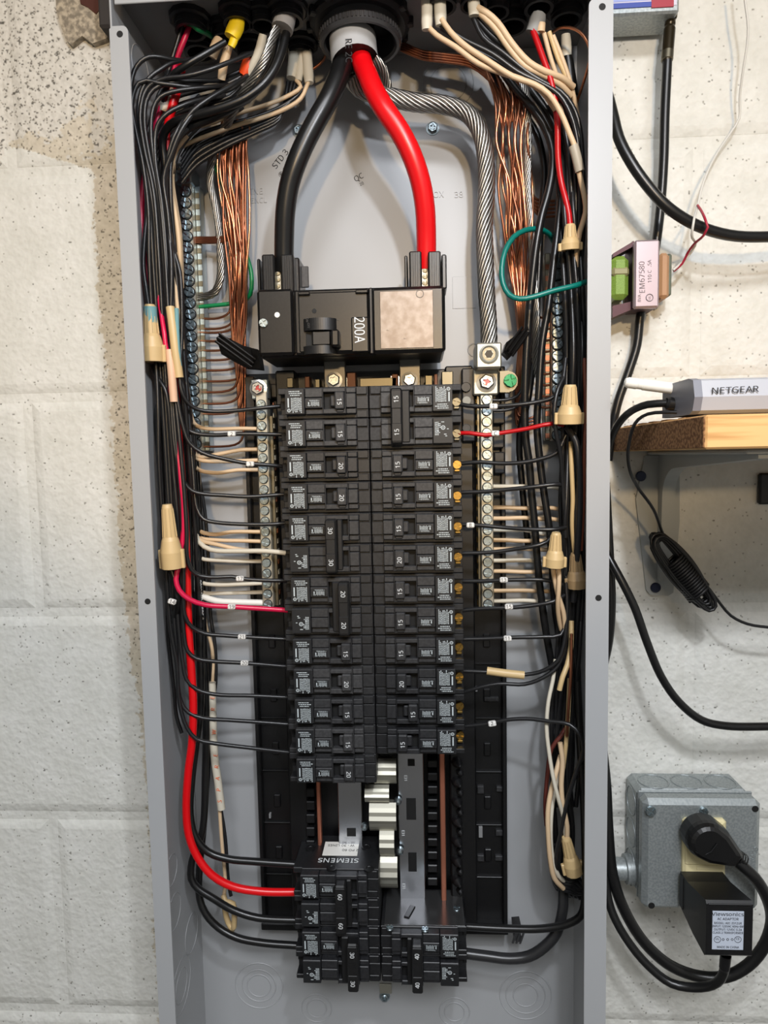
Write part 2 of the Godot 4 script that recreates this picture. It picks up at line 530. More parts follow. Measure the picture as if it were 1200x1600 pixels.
func block(b: G, lo: Vector3, hi: Vector3) -> void:        # softly dished edges, as thick paint leaves them
	var w := 0.0085
	var d := -0.0021
	var O := [Vector3(lo.x, lo.y, d), Vector3(hi.x, lo.y, d), Vector3(hi.x, hi.y, d), Vector3(lo.x, hi.y, d)]
	var I := [Vector3(lo.x + w, lo.y + w, 0), Vector3(hi.x - w, lo.y + w, 0), Vector3(hi.x - w, hi.y - w, 0), Vector3(lo.x + w, hi.y - w, 0)]
	b.quad(I[0], I[1], I[2], I[3], Vector3(0, 0, 1))
	for k in 4:
		var j := (k + 1) % 4
		var e: Vector3 = O[j] - O[k]
		var side := Vector3(e.y, -e.x, 0).normalized()
		var i := b.vert(O[k], (side * 0.38 + Vector3(0, 0, 1)).normalized()); b.vert(O[j], (side * 0.38 + Vector3(0, 0, 1)).normalized())
		b.vert(I[j], (side * 0.16 + Vector3(0, 0, 1)).normalized()); b.vert(I[k], (side * 0.16 + Vector3(0, 0, 1)).normalized())
		b.tri(i, i + 1, i + 2); b.tri(i, i + 2, i + 3)
		b.quad(O[k], O[j], O[j] + Vector3(0, 0, -0.02), O[k] + Vector3(0, 0, -0.02), side)

func textured(c: Color, rough: float, freq: float) -> StandardMaterial3D:
	var m := mat(c, rough)
	m.albedo_texture = noise_tex(freq, ramp(Color(0.7, 0.7, 0.7), Color(1, 1, 1), 0.3, 0.7), 13, 256)
	return m

func ring(c: Vector3, axis: Vector3, r: float, thick: float, n := 28) -> G:
	var g := G.new()
	var sx := axis.cross(Vector3(0, 1, 0) if absf(axis.y) < 0.8 else Vector3(1, 0, 0)).normalized()
	var sy := axis.cross(sx)
	var p := PackedVector3Array()
	for k in n + 1:
		p.append(c + (sx * cos(TAU * k / n) + sy * sin(TAU * k / n)) * r)
	g.tube(p, thick, 5, false)
	return g

func disc(c: Vector3, r: float, deep: float, n := 16, axis := Vector3(0, 0, 1)) -> G:
	var g := G.new()
	g.lathe(c, axis, [Vector2(r, -0.0005), Vector2(r, deep * 0.6), Vector2(r * 0.88, deep), Vector2(0, deep)], n)
	return g

func panel_box() -> void:
	var b := thing("electrical_panel_box", "open grey steel electrical panel box with folded front flanges and round knockouts", "panel box", Vector3(0, OY - 0.55, 0.0))
	var T := 0.0015
	var top := OY + 0.29
	var bot := OY - 0.70
	var g := G.new(); g.box(Vector3(-0.181, bot, 0.0005), Vector3(0.181, top, 0.003), 0.0004)
	put("back_plate", g, M.grey, b)
	g = G.new(); g.box(Vector3(-0.181, bot, 0.0005), Vector3(-0.1795, top, FRONT), 0.0005); put("side_wall", g, M.grey, b)
	g = G.new(); g.box(Vector3(0.1795, bot, 0.0005), Vector3(0.181, top, FRONT), 0.0005); put("side_wall", g, M.grey, b)
	g = G.new(); g.box(Vector3(-0.181, top - T, 0.0005), Vector3(0.181, top, FRONT), 0.0005); put("top_wall", g, M.grey_shaded, b)
	g = G.new(); g.box(Vector3(-0.181, bot, 0.0005), Vector3(0.181, bot + T, FRONT), 0.0005); put("bottom_wall", g, M.grey, b)
	g = G.new(); g.box(Vector3(-0.177, OY + 0.2765, FRONT - T), Vector3(0.177, top, FRONT), 0.0005); put("top_flange", g, M.grey, b)
	g = G.new(); g.box(Vector3(-0.177, bot, FRONT - T), Vector3(0.177, bot + 0.014, FRONT), 0.0005); put("bottom_flange", g, M.grey, b)
	for s in [-1.0, 1.0]:
		var inner: float = 0.1675 if s < 0 else 0.1645
		var ytop := OY + 0.2612
		var q := PackedVector2Array()
		q.append(Vector2(s * 0.1815, bot)); q.append(Vector2(s * 0.1815, ytop - 0.002)); q.append(Vector2(s * 0.1795, ytop))
		for k in 5:
			var a := PI / 2 * k / 4.0
			q.append(Vector2(s * (inner + 0.0045 - sin(a) * 0.0045), ytop - 0.0045 + cos(a) * 0.0045))
		q.append(Vector2(s * inner, bot))
		g = G.new(); g.prism(q, FRONT - T, FRONT + 0.0003)
		put("side_flange", g, M.grey, b)
		for y in [0.2554, -0.1662]:
			var h := Vector3(s * 0.1738, OY + y, FRONT + 0.0003)
			put("screw_hole", disc(h, 0.0024, 0.00012), M.hole_shade, b)
	# knockouts on the back
	for k in [[405, 1540, [0.0235, 0.0165, 0.0115]], [495, 1575, [0.0145, 0.0095]], [710, 1581, [0.0145, 0.0095]], [821, 1555, [0.0245, 0.0185, 0.0115]], [700, 130, [0.022, 0.0155]], [741, 547, [0.0055]]]:
		for r in k[2]:
			put("knockout", ring(at(k[0], k[1], 0.0031), Vector3(0, 0, 1), r, 0.0006), M.grey, b)
	for k in [[-1.0, 1360.0, 0.07, 0.013], [-1.0, 1425.0, 0.068, 0.015], [-1.0, 1457.0, 0.03, 0.017], [-1.0, 1540.0, 0.06, 0.023], [-1.0, 1540.0, 0.06, 0.014], [1.0, 1478.0, 0.06, 0.017], [-1.0, 105.0, 0.055, 0.017]]:
		var y := at(290.0 if k[0] < 0 else 905.0, k[1], k[2]).y
		put("knockout", ring(Vector3(k[0] * 0.1794, y, k[2]), Vector3(1, 0, 0), k[3], 0.0004), M.grey, b)
	g = G.new(); pbox(g, 707, 432, 744, 482, 0.0034, 0.002, 0.0002); put("stamped_panel", g, M.grey, b)
	# printing and stamping on the back
	txt("STD 3", at(438, 248, 0.0032), 0.0085, M.ink, b, Basis(Vector3.BACK, 0.86), "stamp_print", 0.0001)
	txt("® U", at(443, 268, 0.0032), 0.007, M.ink, b, Basis(Vector3.BACK, 0.86), "stamp_print", 0.0001)
	txt("QC", at(560, 277, 0.0032), 0.0075, M.ink, b, Basis(Vector3.BACK, 0.45), "stamp_print", 0.0001)
	txt("20", at(565, 287, 0.0032), 0.004, M.ink, b, Basis(Vector3.BACK, 0.45), "stamp_print", 0.0001)
	txt("INE", at(401, 299, 0.0032), 0.008, M.grey, b, Basis(), "embossed_print", 0.0008)
	txt("ENCL", at(404, 313, 0.0032), 0.007, M.grey, b, Basis(), "embossed_print", 0.0008)
	txt("BOX", at(681, 304, 0.0032), 0.008, M.grey, b, Basis(), "embossed_print", 0.0009)
	txt("38", at(717, 304, 0.0032), 0.008, M.grey, b, Basis(), "embossed_print", 0.0009)
	screw(b, at(676, 201, 0.003), 0.0046, M.zinc, "mounting_screw", true)
	g = G.new(); pbox(g, 593, 1538, 612, 1553, 0.0045, 0.003, 0.0004); put("mounting_tab", g, M.tin, b)
	screw(b, at(601, 1557, 0.003), 0.0042, M.zinc, "mounting_screw", true)
	screw(b, at(467, 205, 0.003), 0.0046, M.zinc, "mounting_screw", true)

# a cross-slotted screw head; the mesh is shared
func screw_mesh(hexed: bool) -> ArrayMesh:
	var key := "screw%s" % hexed
	if not shared.has(key):
		var g := G.new()
		if hexed:
			g.lathe(Vector3.ZERO, Vector3(0, 0, 1), [Vector2(1.25, 0), Vector2(1.25, 0.12), Vector2(0.85, 0.2)], 18)
			g.lathe(Vector3.ZERO, Vector3(0, 0, 1), [Vector2(0.95, 0.1), Vector2(0.95, 0.62), Vector2(0.8, 0.78), Vector2(0.55, 0.78)], 6)
			g.lathe(Vector3.ZERO, Vector3(0, 0, 1), [Vector2(0.56, 0.78), Vector2(0.5, 0.6), Vector2(0.0, 0.6)], 12)
		else:
			g.lathe(Vector3.ZERO, Vector3(0, 0, 1), [Vector2(1, 0), Vector2(1, 0.3), Vector2(0.95, 0.36), Vector2(0, 0.36)], 16)
		var outer := 0.9 if not hexed else 0.5
		var z0 := 0.36 if not hexed else 0.6
		for k in 4:
			var q := PackedVector2Array()
			var w := 0.19
			q.append(Vector2(w, w))
			for j in 5:
				var a := lerpf(0.23, PI / 2 - 0.23, j / 4.0)
				q.append(Vector2(cos(a), sin(a)) * outer)
			g.prism(q, z0, z0 + 0.36, Transform3D(Basis(Vector3.BACK, PI / 2 * k), Vector3.ZERO))
		shared[key] = g.mesh()
	return shared[key]

func screw(parent: Node3D, where: Vector3, r: float, m: Material, called := "terminal_screw", hexed := false, turn := INF) -> MeshInstance3D:
	var o := part(called, screw_mesh(hexed), m, parent, where - origin_of(parent))
	o.basis = Basis(Vector3.BACK, rng.randf() * PI if turn == INF else turn) * Basis.from_scale(Vector3(r, r, r))
	return o

func interior() -> void:
	var y0 := at(600, 577, 0.02).y
	var y1 := at(600, 1447, 0.02).y
	var xl := at(392, 960, 0.02).x
	var xr := at(791, 960, 0.02).x
	var t := thing("interior_base", "moulded black plastic base that carries the bus bars and breakers", "panel base", Vector3((xl + xr) / 2, y1, 0.003))
	var g := G.new()
	g.box(Vector3(xl, y1, 0.003), Vector3(xr, y0, 0.012), 0.001)
	put("tray", g, M.tray, t)
	# the tray's raised rims, ribs and lip
	for s in [[xl, xl + 0.004], [xr - 0.004, xr]]:
		g = G.new(); g.box(Vector3(s[0], y1, 0.003), Vector3(s[1], y0, 0.020), 0.0008); put("tray_rim", g, M.tray, t)
	g = G.new(); g.box(Vector3(xl, y1 - 0.004, 0.003), Vector3(xr, y1 + 0.003, 0.024), 0.0008); put("tray_lip", g, M.tray, t)
	for k in 9:
		for s in [-1.0, 1.0]:
			var y := y1 + 0.045 + k * 0.0508
			var xa: float = xl + 0.004 if s < 0 else xr - 0.030
			g = G.new(); g.box(Vector3(xa, y, 0.011), Vector3(xa + 0.026, y + 0.0012, 0.0145), 0.0004); put("tray_rib", g, M.tray, t)
			g = G.new(); g.box(Vector3(xa + 0.010, y + 0.016, 0.011), Vector3(xa + 0.016, y + 0.028, 0.0145), 0.0006); put("tray_boss", g, M.tray, t)
	# inner rails beside the breakers
	for s in [[442, 472], [700, 742]]:
		g = G.new()
		var a := at(s[0], 960, 0.03); var b := at(s[1], 960, 0.03)
		g.box(Vector3(a.x, y1 + 0.004, 0.011), Vector3(b.x, y0, 0.030), 0.0012)
		put("rail", g, M.tray, t)
	# the sheet behind the neutral bars near the main breaker
	for s in [[383, 600, 440, 622], [384, 640, 398, 700], [770, 640, 789, 662], [770, 676, 788, 700], [772, 706, 789, 740]]:
		g = G.new(); pbox(g, s[0], s[1], s[2], s[3], 0.026, 0.011, 0.001); put("clip", g, M.plastic, t)
	g = G.new(); pbox(g, 722, 575, 742, 690, 0.040, 0.011, 0.001); put("end_block", g, M.plastic, t)
	g = G.new(); pbox(g, 383, 588, 398, 640, 0.034, 0.011, 0.001); put("end_block", g, M.plastic, t)
	put("pin", disc(at(728, 605, 0.041), 0.0042, 0.0015), M.black, t)
	put("pin", disc(at(729, 626, 0.041), 0.0036, 0.0006), mat(Color(0.55, 0.54, 0.5), 0.5), t)
	put("pin", disc(at(729, 669, 0.041), 0.0036, 0.0006), M.face, t)
	# row of retaining teeth beside the copper strip
	for k in 14:
		var y := 1190.0 + k * 15.4
		g = G.new()
		var big := k % 2 == 0
		g.lathe(at(714 if big else 718, y, 0.030), Vector3(0.25, 0, 1), [Vector2(0.0058 if big else 0.0036, -0.004), Vector2(0.0042 if big else 0.0026, 0.004), Vector2(0.0012, 0.010 if big else 0.006), Vector2(0, 0.0105 if big else 0.0063)], 8)
		put("retaining_tooth", g, M.black, t)
	for k in 10:
		g = G.new(); pbox(g, 668, 1188 + k * 20.5, 684, 1200 + k * 20.5, 0.033, 0.011, 0.0008); put("rail_tooth", g, M.tray, t)
		g = G.new(); pbox(g, 478, 1232 + k * 20.5, 492, 1246 + k * 20.5, 0.033, 0.011, 0.0008); put("rail_tooth", g, M.tray, t)
	for s in [[741, 1074, 746, 1081], [757, 1090, 779, 1096], [748, 1292, 754, 1309], [775, 1298, 792, 1306], [746, 1229, 756, 1240], [776, 1230, 790, 1237], [746, 1337, 756, 1346], [774, 1338, 789, 1345], [420, 1272, 423, 1279], [475, 1271, 479, 1279]]:
		g = G.new(); pbox(g, s[0], s[1], s[2], s[3], 0.0155, 0.011, 0.0002); put("moulded_mark", g, mat(Color(0.50, 0.50, 0.50), 0.6) if s[2] - s[0] < 8 else M.face, t)
	txt("E1F", at(760, 1165, 0.0125), 0.005, M.face, t, Basis(Vector3.BACK, PI / 2), "moulded_print", 0.0006)
	# arms that hold the base to the box
	arm("black moulded end arm of the base beside the main breaker and copper wires", [[341, 530], [347, 525], [360, 530], [382, 541], [403, 546], [404, 574], [378, 572], [360, 562], [345, 553]], 0.046, 0.060)
	arm("black moulded end arm of the base beside the neutral lug", [[787, 549], [791, 535], [806, 524], [823, 512], [826, 521], [818, 536], [806, 549], [797, 558]], 0.046, 0.060)
	arm("black foot tab of the base under its lowest corner above the grey cable", [[800, 1438], [812, 1436], [813, 1455], [817, 1476], [810, 1481], [804, 1474]], 0.012, 0.024)
	# bus bars
	var bus := thing("bus_bar_assembly", "bright metal bus bars with folded centre stabs in the gap between breakers", "bus bars", at(597, 1390, 0.012))
	for s in [[529, 590, 566, 1460], [623, 590, 663, 1460]]:
		g = G.new(); pbox(g, s[0], s[1], s[2], s[3], 0.034, 0.0315, 0.0006)
		var a := at(s[0], 1290, 0.034); var b := at(s[2], 1290, 0.034)
		var gg := G.new(); gg.box(Vector3(a.x, OY - 0.50, 0.0315), Vector3(b.x, OY + 0.012, 0.034), 0.0006)
		put("bus_plate", gg, M.bus, bus)
	for s in [[635, 1247, 650, 1281], [638, 1332, 651, 1362], [637, 1186, 648, 1197], [542, 1294, 556, 1307]]:
		g = G.new(); pbox(g, s[0], s[1], s[2], s[3], 0.0343, 0.033, 0.0001); put("slot", g, M.hole_shade, bus)
	for s in [[634, 1216], [630, 1302], [631, 1385]]:
		txt("E31", at(s[0], s[1], 0.0342), 0.004, M.print, bus, Basis(Vector3.BACK, -PI / 2), "stamp_print", 0.0001)
	var stab_t := Basis(Vector3(0, 0, 1), Vector3(0, 1, 0), Vector3(1, 0, 0))
	for s in [[584, 1188, 619, 1228], [570, 1229, 608, 1257], [577, 1257, 619, 1302], [593, 1300, 616, 1342], [588, 1342, 621, 1392]]:
		var a := at(s[0], (s[1] + s[3]) / 2.0, 0.05); var c := at(s[2], (s[1] + s[3]) / 2.0, 0.05)
		var h: float = (at(600, s[1], 0.05).y - at(600, s[3], 0.05).y) / 2.0
		var q := PackedVector2Array()
		for k in 9:          # a folded, crowned sheet seen edge-on: (depth, height)
			var u := -1.0 + k / 4.0
			q.append(Vector2(0.052 - 0.006 * pow(absf(u), 3.0) + (0.0015 if k == 4 else 0.0), u * h * 0.98))
		for k in 9:
			var u := 1.0 - k / 4.0
			q.append(Vector2(0.0505 - 0.006 * pow(absf(u), 3.0), u * h * 0.94))
		g = G.new(); g.prism(q, 0.0, c.x - a.x, Transform3D(stab_t, Vector3(a.x, a.y, 0)))
		g.box(Vector3(a.x + 0.002, a.y - h * 0.6, 0.030), Vector3(c.x - 0.002, a.y + h * 0.6, 0.046), 0.001)
		put("stab", g, M.tin, bus)
	for s in [[622, 1250], [570, 1290], [625, 1328]]:
		g = G.new(); g.lathe(at(s[0], s[1], 0.036), Vector3(0, 0, 1), [Vector2(0.0035, 0), Vector2(0.0033, 0.003), Vector2(0.002, 0.005), Vector2(0, 0.0056)], 12)
		put("rivet", g, M.zinc, bus)
	var cs := [["copper strip beside the open bus on the outer row of teeth", 688, 1150, 696, 1440], ["slim copper strip above the labelled bottom breaker", 496, 1180, 501.5, 1400]]
	for s in cs:
		var gg := G.new()
		var a := at(s[1], 1280, 0.034); var b := at(s[3], 1280, 0.034)
		gg.box(Vector3(a.x, at(600, s[4], 0.034).y, 0.028), Vector3(b.x, at(600, s[2], 0.034).y, 0.036), 0.0007)
		single("copper_strip", gg, M.strip, s[0], "copper strip")

func arm(label: String, f: Array, z0: float, z1: float) -> void:
	var q := PackedVector2Array()
	for p in f:
		var w := at(p[0], p[1], z1); q.append(Vector2(w.x, w.y))
	var g := G.new(); g.prism(q, z0, z1)
	var q2 := PackedVector2Array()
	var c := Vector2.ZERO
	for p in q: c += p / q.size()
	for p in q: q2.append(c + (p - c) * 0.72)
	g.prism(q2, z1 - 0.001, z1 + 0.003)
	var far := q[0]
	for p in q:
		if p.distance_to(c) > far.distance_to(c): far = p
	var dir := (far - c)
	var sd := Vector2(-dir.y, dir.x).normalized()
	for k in 3:
		var o := sd * 0.0034 * (k - 1)
		g.tube(PackedVector3Array([Vector3(c.x + o.x - dir.x * 0.7, c.y + o.y - dir.y * 0.7, z1 + 0.0032), Vector3(c.x + o.x + dir.x * 0.75, c.y + o.y + dir.y * 0.75, z1 + 0.0032)]), 0.0011, 8)
	for i in g.v.size():
		g.v[i].z += (g.v[i].y - c.y) * 0.55
		g.n[i] = (g.n[i] + Vector3(0, -0.55 * g.n[i].z, 0)).normalized()
	single("support_arm", g, M.main, label, "support arm")

func main_breaker() -> void:
	var t := thing("main_breaker", "large black main breaker marked 200A below the two heavy service cables", "breaker", at(549, 560, 0.02))
	var g := G.new()
	var z := 0.088
	pbox(g, 404, 450, 694, 556, z - 0.010, 0.022, 0.002)
	put("body", g, M.main, t)
	g = G.new(); pbox(g, 402, 451, 459, 555, z - 0.004, z - 0.012, 0.0022); put("side_cover", g, M.main, t)
	g = G.new(); pbox(g, 580, 447, 696, 551, z + 0.001, z - 0.012, 0.0026); put("side_cover", g, M.main, t)
	g = G.new(); pbox(g, 460, 451, 579, 553, z - 0.001, z - 0.012, 0.0016); put("front_cover", g, M.main, t)
	g = G.new(); pbox(g, 466, 455, 576, 550, z, z - 0.004, 0.0012); put("escutcheon", g, M.main, t)
	for s in [[465, 455, 484, 461], [555, 452, 575, 458]]:
		g = G.new(); pbox(g, s[0], s[1], s[2], s[3], z + 0.0025, z - 0.002, 0.0008); put("cover_tab", g, M.main, t)
	g = G.new(); pbox(g, 577, 449, 583, 553, z + 0.0018, z - 0.002, 0.0008); put("cover_rib", g, M.black, t)
	g = G.new(); pbox(g, 594, 454, 677, 544, z + 0.0018, z, 0.0003)
	var plate := mat(Color(0.55, 0.51, 0.475), 0.42, 0.4)
	plate.albedo_texture = noise_tex(0.03, ramp(Color(0.88, 0.85, 0.82), Color(1, 1, 1), 0.2, 0.8), 17, 256)
	tri_mat(plate, 14.0)
	put("rating_plate", g, plate, t, "worn grey-brown metal rating plate")
	for s in [[606, 516], [633, 529]]:
		txt("=-", at(s[0], s[1], z + 0.002), 0.003, mat(Color(0.45, 0.41, 0.38), 0.5), t, Basis(), "worn_print", 0.00008)
	put("emblem_ring", ring(at(656, 459, z + 0.0019), Vector3(0, 0, 1), 0.0028, 0.0003, 16), mat(Color(0.5, 0.46, 0.42), 0.5), t)
	g = G.new(); pbox(g, 549, 495, 576, 550, z + 0.0022, z - 0.002, 0.0009); put("amp_plate", g, M.main, t)
	txt("200A", at(562, 515, z + 0.0024), 0.0125, M.print, t, Basis(Vector3.BACK, -PI / 2), "rating_print", 0.0002, 0.78)
	# switch cradle: a crowned saddle with the handle in a slot
	for s in [[497, 516], [540, 553]]:
		var a := at(474, (s[0] + s[1]) / 2.0, z); var b := at(526, (s[0] + s[1]) / 2.0, z)
		var y1 := at(500, s[0], z + 0.004).y; var y0 := at(500, s[1], z + 0.004).y
		var q := PackedVector2Array()
		for k in 25:
			var u := PI * k / 24.0
			q.append(Vector2((a.x + b.x) / 2 - cos(u) * (b.x - a.x) / 2, z - 0.001 + sin(u) * 0.0075))
		g = G.new(); g.prism(q, -y0, -y1, Transform3D(Basis(Vector3(1, 0, 0), Vector3(0, 0, 1), Vector3(0, -1, 0)), Vector3.ZERO))
		put("cradle", g, M.black, t)
	g = G.new(); pbox(g, 478, 515, 522, 541, z + 0.0006, z - 0.001, 0.0002); put("handle_slot", g, M.hole_shade, t)
	g = G.new(); pbox(g, 487, 516, 517, 540, z + 0.004, z, 0.0015); put("handle_base", g, M.black, t)
	g = G.new(); pbox(g, 517, 514, 530, 541, z + 0.012, z + 0.001, 0.0014); put("handle", g, M.main, t)
	for s in [[480, 500, "ON"], [482, 509, "OFF"], [528, 500, "T"]]:
		txt(s[2], at(s[0], s[1], z + 0.0062 if s[0] < 500 else z + 0.0002), 0.0026, M.face, t, Basis(Vector3.BACK, -PI / 2), "moulded_print", 0.0004)
	put("test_hole", disc(at(491, 486, z), 0.0018, 0.0002), M.hole_shade, t)
	put("paint_dot", disc(at(433, 492, z - 0.004), 0.0021, 0.0002), M.white, t)
	screw(t, at(412, 505, z - 0.004), 0.0034, M.zinc, "cover_screw")
	# lug shrouds round the ends of the service cables
	for s in [[402, 0.0], [632, -5.0]]:
		var x: float = s[0]
		var dy: float = s[1]
		for f in [[0, 5, 404, 0.058], [7.5, 27, 397, 0.070], [37, 57, 397, 0.070], [58, 66, 402, 0.058]]:
			g = G.new(); pbox(g, x + f[0], f[2] + dy, x + f[1], 456 + dy, f[3], 0.03, 0.001); put("lug_shroud", g, M.main, t)
			if f[1] - f[0] > 12:
				for k in 5:
					g = G.new(); pbox(g, x + f[0] + 2 + k * 3.5, f[2] + 2 + dy, x + f[0] + 3.6 + k * 3.5, 455 + dy, f[3] + 0.0007, f[3] - 0.001, 0.0002); put("shroud_rib", g, M.main, t)
		g = G.new(); pbox(g, x + 26, 421 + dy, x + 38, 456 + dy, 0.060, 0.04, 0.0008); put("lug", g, M.tin, t)
		for k in 3:
			g = G.new(); g.lathe(at(x + 32, 427 + dy + k * 10, 0.0600), Vector3(0, 0, 1), [Vector2(0.0022, 0), Vector2(0.002, 0.001), Vector2(0.0, 0.0012)], 10); put("lug_dimple", g, M.gold_screw, t)
	g = G.new(); pbox(g, 466, 416, 482, 449, 0.046, 0.044, 0.0004); put("shroud_wing", g, M.face, t)
	# straps and bolts from the main breaker down to the bus
	for s in [[506, 540, 522], [624, 657, 640]]:
		g = G.new(); pbox(g, s[0], 556, s[1], 606, 0.048, 0.045, 0.0008); put("strap", g, M.strap, t)
		screw(t, at(s[2], 594, 0.048), 0.0056, M.bolt, "strap_bolt", true)
	for s in [[448, 590, 458, 606, 0], [476, 588, 484, 606, 1], [492, 592, 500, 606, 0], [542, 582, 556, 606, 1], [562, 590, 620, 604, 0], [612, 584, 622, 604, 1], [664, 586, 676, 604, 0], [678, 584, 684, 604, 1], [690, 580, 708, 604, 0]]:
		g = G.new(); pbox(g, s[0], s[1], s[2], s[3], 0.042, 0.03, 0.0006); put("bus_end", g, M.gold_screw if s[4] == 0 else M.bus_brown, t)

# ---------------------------------------------------------------- branch breakers
# u runs from the terminal end (0) to the seam (0.0735); v up from the pole's middle; z = 0 at the face
func bm(key: String, side: float, f: Callable) -> ArrayMesh:
	var k := key + str(side)
	if not shared.has(k):
		var g := G.new()
		f.call(func(u0: float, u1: float, v0: float, v1: float, z0: float, z1: float, c := 0.0005) -> void:
			var a := (u0 - 0.0735) if side < 0 else (0.0735 - u1)
			var b := (u1 - 0.0735) if side < 0 else (0.0735 - u0)
			g.box(Vector3(a, v0, z0), Vector3(b, v1, z1), c))
		shared[k] = g.mesh()
	return shared[k]

func ux(u: float, side: float) -> float:
	return u - 0.0735 if side < 0 else 0.0735 - u

func print_texture(kind: int) -> ImageTexture:
	var key := "print%d" % kind
	if not shared.has(key):
		var im := Image.create(96, 128, false, Image.FORMAT_RGB8)
		im.fill(Color(0.10, 0.105, 0.11))
		var r := RandomNumberGenerator.new(); r.seed = 40 + kind
		var ink := Color(0.74, 0.77, 0.78)
		if kind == 0 or kind == 1:        # a block of small lines above, columns below
			for row in 3:
				var x := 14 + r.randi() % 16
				while x < 78 - r.randi() % 8:
					var w := 3 + r.randi() % 7
					im.fill_rect(Rect2i(x, 10 + row * 10, w, 5), ink); x += w + 2
			for col in 8:
				var y := 44 + r.randi() % 4
				while y < 108 + r.randi() % 12:
					var h := 3 + r.randi() % 8
					im.fill_rect(Rect2i(30 + col * 7, y, 4, h), ink); y += h + 2
			im.fill_rect(Rect2i(12, 46, 7, 48), ink)
			for y in 20:
				for x in 20:
					var d := Vector2(x - 9.5, y - 9.5).length()
					if (d < 9.0 and d > 5.5) or d < 2.5: im.set_pixel(8 + x, 100 + y, ink)
		else:                             # sparse plate of a multi-pole's second half
			for y in 26:
				for x in 26:
					var d := Vector2(x - 12.5, y - 12.5).length()
					if d < 11.0 and d > 7.0 or d < 3.5: im.set_pixel(34 + x, 66 + y, ink)
			for k in 9:
				im.fill_rect(Rect2i(10 + r.randi() % 60, 34 + k * 9, 6 + r.randi() % 12, 4), ink)
			for col in 3:
				var y := 40
				while y < 110:
					var h := 3 + r.randi() % 6
					im.fill_rect(Rect2i(70 + col * 7, y, 4, h), ink); y += h + 2
		shared[key] = ImageTexture.create_from_image(im)
	return shared[key]

func print_mat(kind: int) -> StandardMaterial3D:
	var key := "printm%d" % kind
	if not shared.has(key):
		var m := mat(Color.WHITE, 0.5)
		m.albedo_texture = print_texture(kind)
		shared[key] = m
	return shared[key]

func plate(key: String, w: float, h: float, flip: bool) -> ArrayMesh:
	var k := "plate" + key + str(flip)
	if not shared.has(k):
		var g := G.new()
		g.box(Vector3(-w / 2, -h / 2, -0.0006), Vector3(w / 2, h / 2, 0.0), 0.0001)
		for i in g.v.size():
			var x := g.v[i].x / w + 0.5
			var y := 0.5 - g.v[i].y / h
			g.uv[i] = Vector2(1.0 - x, 1.0 - y) if flip else Vector2(x, y)
		shared[k] = g.mesh()
	return shared[k]

func tint(kind: String, level: int) -> Material:          # plastic tone and roughness vary by level
	var key := kind + "_tone%d" % level
	if not shared.has(key):
		var m: StandardMaterial3D = M[kind].duplicate()
		var c: Color = m.albedo_color
		m.albedo_color = Color(c.r * (1.0 + level * 0.2), c.g * (1.0 + level * 0.19), c.b * (1.0 + level * 0.17))
		m.roughness = 0.4 + 0.06 * (level + 2)
		shared[key] = m
	return shared[key]

